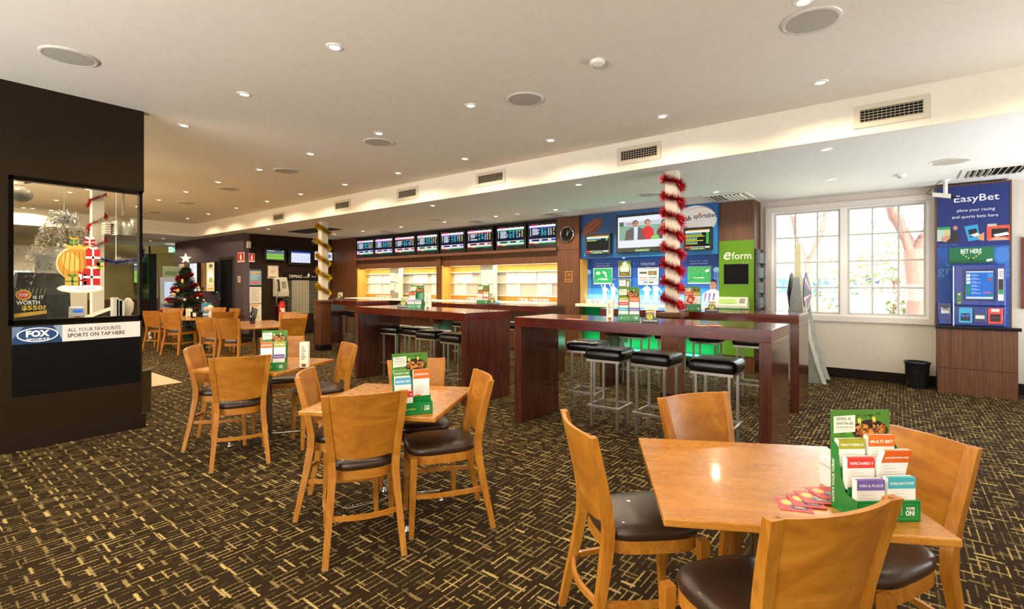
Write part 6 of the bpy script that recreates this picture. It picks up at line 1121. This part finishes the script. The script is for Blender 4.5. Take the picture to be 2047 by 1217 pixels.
t = thing('till', 'large dark till behind the bar window poster', 'till', (-7.35, on_bar(82, -7.35), BC), U90); b = MB('plastic', '#26241F'); b.loft([[(-.22, -.15, 0), (.22, -.15, 0), (.22, .2, 0), (-.22, .2, 0)], [(-.22, -.12, .32), (.22, -.12, .32), (.22, .2, .32), (-.22, .2, .32)], [(-.18, .0, .56), (.22, .0, .56), (.22, .18, .56), (-.18, .18, .56)]]); b.build('casing', t); MB('matte', '#4A4842').box(-.17, .18, -.13, -.122, .08, .28).build('screen_back', t)
b = MB('print', '#D9D4C6').box(-.10, .10, 0, .003, 0, .20); lines(b, .2, .2, -.001, 8, '#A8A498'); solo(b, 'paper_notice', 'white paper notice hanging above the dark till in the bar', 'notice', (-7.1, on_bar(95, -7.1), 1.52), U90)
for i, (px_, h) in enumerate([(229, .30), (236, .28), (241, .27)]): b = MB('print', ('#F0E8DA', '#F7F2E8', '#E6DFD0')[i]).box(-.022, .022, -.05, .05, 0, h); solo(b, 'upright_folder', ('cream', 'white', 'pale grey')[i] + ' upright folder behind the bar window, ' + ('left', 'middle', 'right')[i] + ' of three', 'folder', (-6.2, on_bar(px_, -6.2), BC), U90)
b = MB('gloss', '#C9BFA8'); b.lathe([(.05, 0), (.05, .01), (.015, .02), (.015, .1), (.045, .16), (.05, .24), (.02, .29), (.001, .295)], 14); solo(b, 'bar_lamp', 'beige bottle shaped lamp at the right end of the bar window', 'lamp', (-6.25, on_bar(256, -6.25), BC))
b = MB('gloss', '#3A3630'); b.ball((0, 0, .05), .05, 10, 6); solo(b, 'dark_bowl', 'small dark round bowl beside the beige bar lamp', 'bowl', (-6.12, on_bar(246, -6.12), BC))
b = MB('plastic', '#E8E2D4').rbox(-.06, .06, -.05, .05, 0, .08, .006); solo(b, 'receipt_printer', 'small white receipt printer beside the stop poster in the bar', 'printer', (-6.3, on_bar(112, -6.3), BC), U90)
# silver and blue tinsel bunches, post with tinsel, projector beyond the glass
rnd = random.Random(21); c = on_x(128, 440, -7.2); b = MB('tinsel_silver')
for i in range(46): q = rnd.uniform(0, 2 * PI); L = rnd.uniform(.35, .85); e = Vector((math.cos(q) * .32, math.sin(q) * .32, -L)); tinsel(b, [Vector((0, 0, 0)), e * .35 + Vector((0, 0, .22)), e], .04, 110, rnd, .006)
b.tube([(0, 0, 0), (0, 0, ZC - c[2])], .004, 5); solo(b, 'tinsel_bunch', 'silver tinsel bunch hanging over the bar behind the window glass', 'tinsel', c)
c = on_x(290, 506, -6.2); b = MB('tinsel_blue'); tinsel(b, [(0, 0, -.06), (0, .01, 0), (0, -.01, .08)], .05, 700, rnd, .005); solo(b, 'tinsel_bunch', 'small blue tinsel bunch at the right edge of the bar window', 'tinsel', (-6.0, 1.62, c[2]))
c = on_x(232, 520, -8.5); b = MB('tinsel_blue'); tinsel(b, [(0, -.25, .02), (0, 0, -.03), (0, .3, .02)], .06, 900, rnd, .006); b.use('tinsel_silver'); tinsel(b, [(0, .0, .02), (0, .25, -.02)], .06, 300, rnd, .006); b.tube([(0, 0, 0), (0, 0, ZC - c[2])], .004, 5); solo(b, 'tinsel_garland', 'blue and silver tinsel strung across beyond the bar window', 'tinsel', c)
x, y = on_z(194, 640, 0)[:2]; c = on_x(194, 420, -9.4); t = thing('support_post', 'white post with dark red tinsel seen through the bar window', 'post', (-9.4, c[1], 0)); MB('wall_paint', '#E6DFD2').box(-.07, .07, -.07, .07, 0, ZC).build('shaft', t); b = MB('tinsel_red'); tinsel(b, helix(3, 1.7, 2.75, .095, 1.0), .05, 900, rnd, .007); solo(b, 'tinsel_garland', 'dark red tinsel on the post seen through the bar window', 'tinsel', (-9.4, c[1], 0))
c = on_x(38, 388, -7.6); t = thing('projector', 'grey ceiling projector on a white pole with a loose cable, beyond the bar glass', 'projector', (-7.6, c[1], ZC), U90); zz = c[2] - ZC; b = MB('plastic', '#D8D2C4'); b.lathe([(.10, 0), (.10, -.02), (.045, -.03), (.045, zz + .1)], 14); b.build('pole', t); MB('plastic', '#8E8878').ball((0, 0, zz), .12, 12, 7, .75).build('body', t); MB('plastic', '#1E1A16').tube([(0, 0, -.03), (.10, 0, -.1), (.24, 0, zz * .55), (.2, 0, zz * .75), (.0, 0, zz + .12)], .012, 6).build('cable', t)
c = on_x(246, 455, -8.9); t = thing('extractor_hood', 'round topped steel hood hanging over the bar, seen through the window', 'hood', (-8.9, c[1], c[2] - .12)); b = MB('metal', '#A9A594'); b.lathe([(.15, 0), (.15, .12), (.14, .2), (.09, .27), (.02, .29)], 20); b.build('dome', t); b = MB('plastic', '#EDE4D0'); [b.box(-.12, .08, -.22, -.16, .01 + .035 * i, .035 + .035 * i) for i in range(5)]; b.build('louvre', t); MB('metal', '#8E8A80').tube([(0, 0, .28), (0, 0, ZC - c[2] + .12)], .015, 8).build('rod', t)
# lit servery at the far end of the bar
t = thing('servery', 'pale lit servery front with a corrugated awning beyond the bar', 'servery', (-15.0, 2.6, 0), U90); b = MB('wall_paint', '#D8D4C4'); b.box(-1.6, .4, .0, .1, 0, 2.1); b.build('front', t); b = MB('metal', '#A8A6A0')
for i in range(40): x = -1.6 + 2.0 * i / 40; b.add([(x, -.5, 2.05), (x + .025, -.5, 2.08), (x + .025, 0, 2.28), (x, 0, 2.25)], [(0, 1, 2, 3)]); b.add([(x + .025, -.5, 2.08), (x + .05, -.5, 2.05), (x + .05, 0, 2.25), (x + .025, 0, 2.28)], [(0, 1, 2, 3)])
b.build('awning', t); b = MB('lit_print', '#E9F0E6'); b.box(-1.5, -.2, -.02, 0, 1.62, 1.70); b.build('light', t); b = MB('gloss', '#8E9A94'); b.box(-1.45, -1.05, -.02, 0, 1.05, 1.5); b.box(-.75, -.2, -.02, 0, 1.05, 1.5); b.build('window', t)
# chrome bin behind the bar wall end
t = thing('ash_bin', 'slim steel bin standing just behind the end of the bar wall', 'bin', (-6.55, 1.76, 0)); MB('metal', '#8E8876').lathe([(.10, 0), (.10, .46), (.105, .47), (.095, .47), (.09, .05)], 20, cap=False).build('body', t); MB('matte', '#1A1712').lathe([(.092, .44), (.001, .44)], 20, cap=False).build('liner', t)
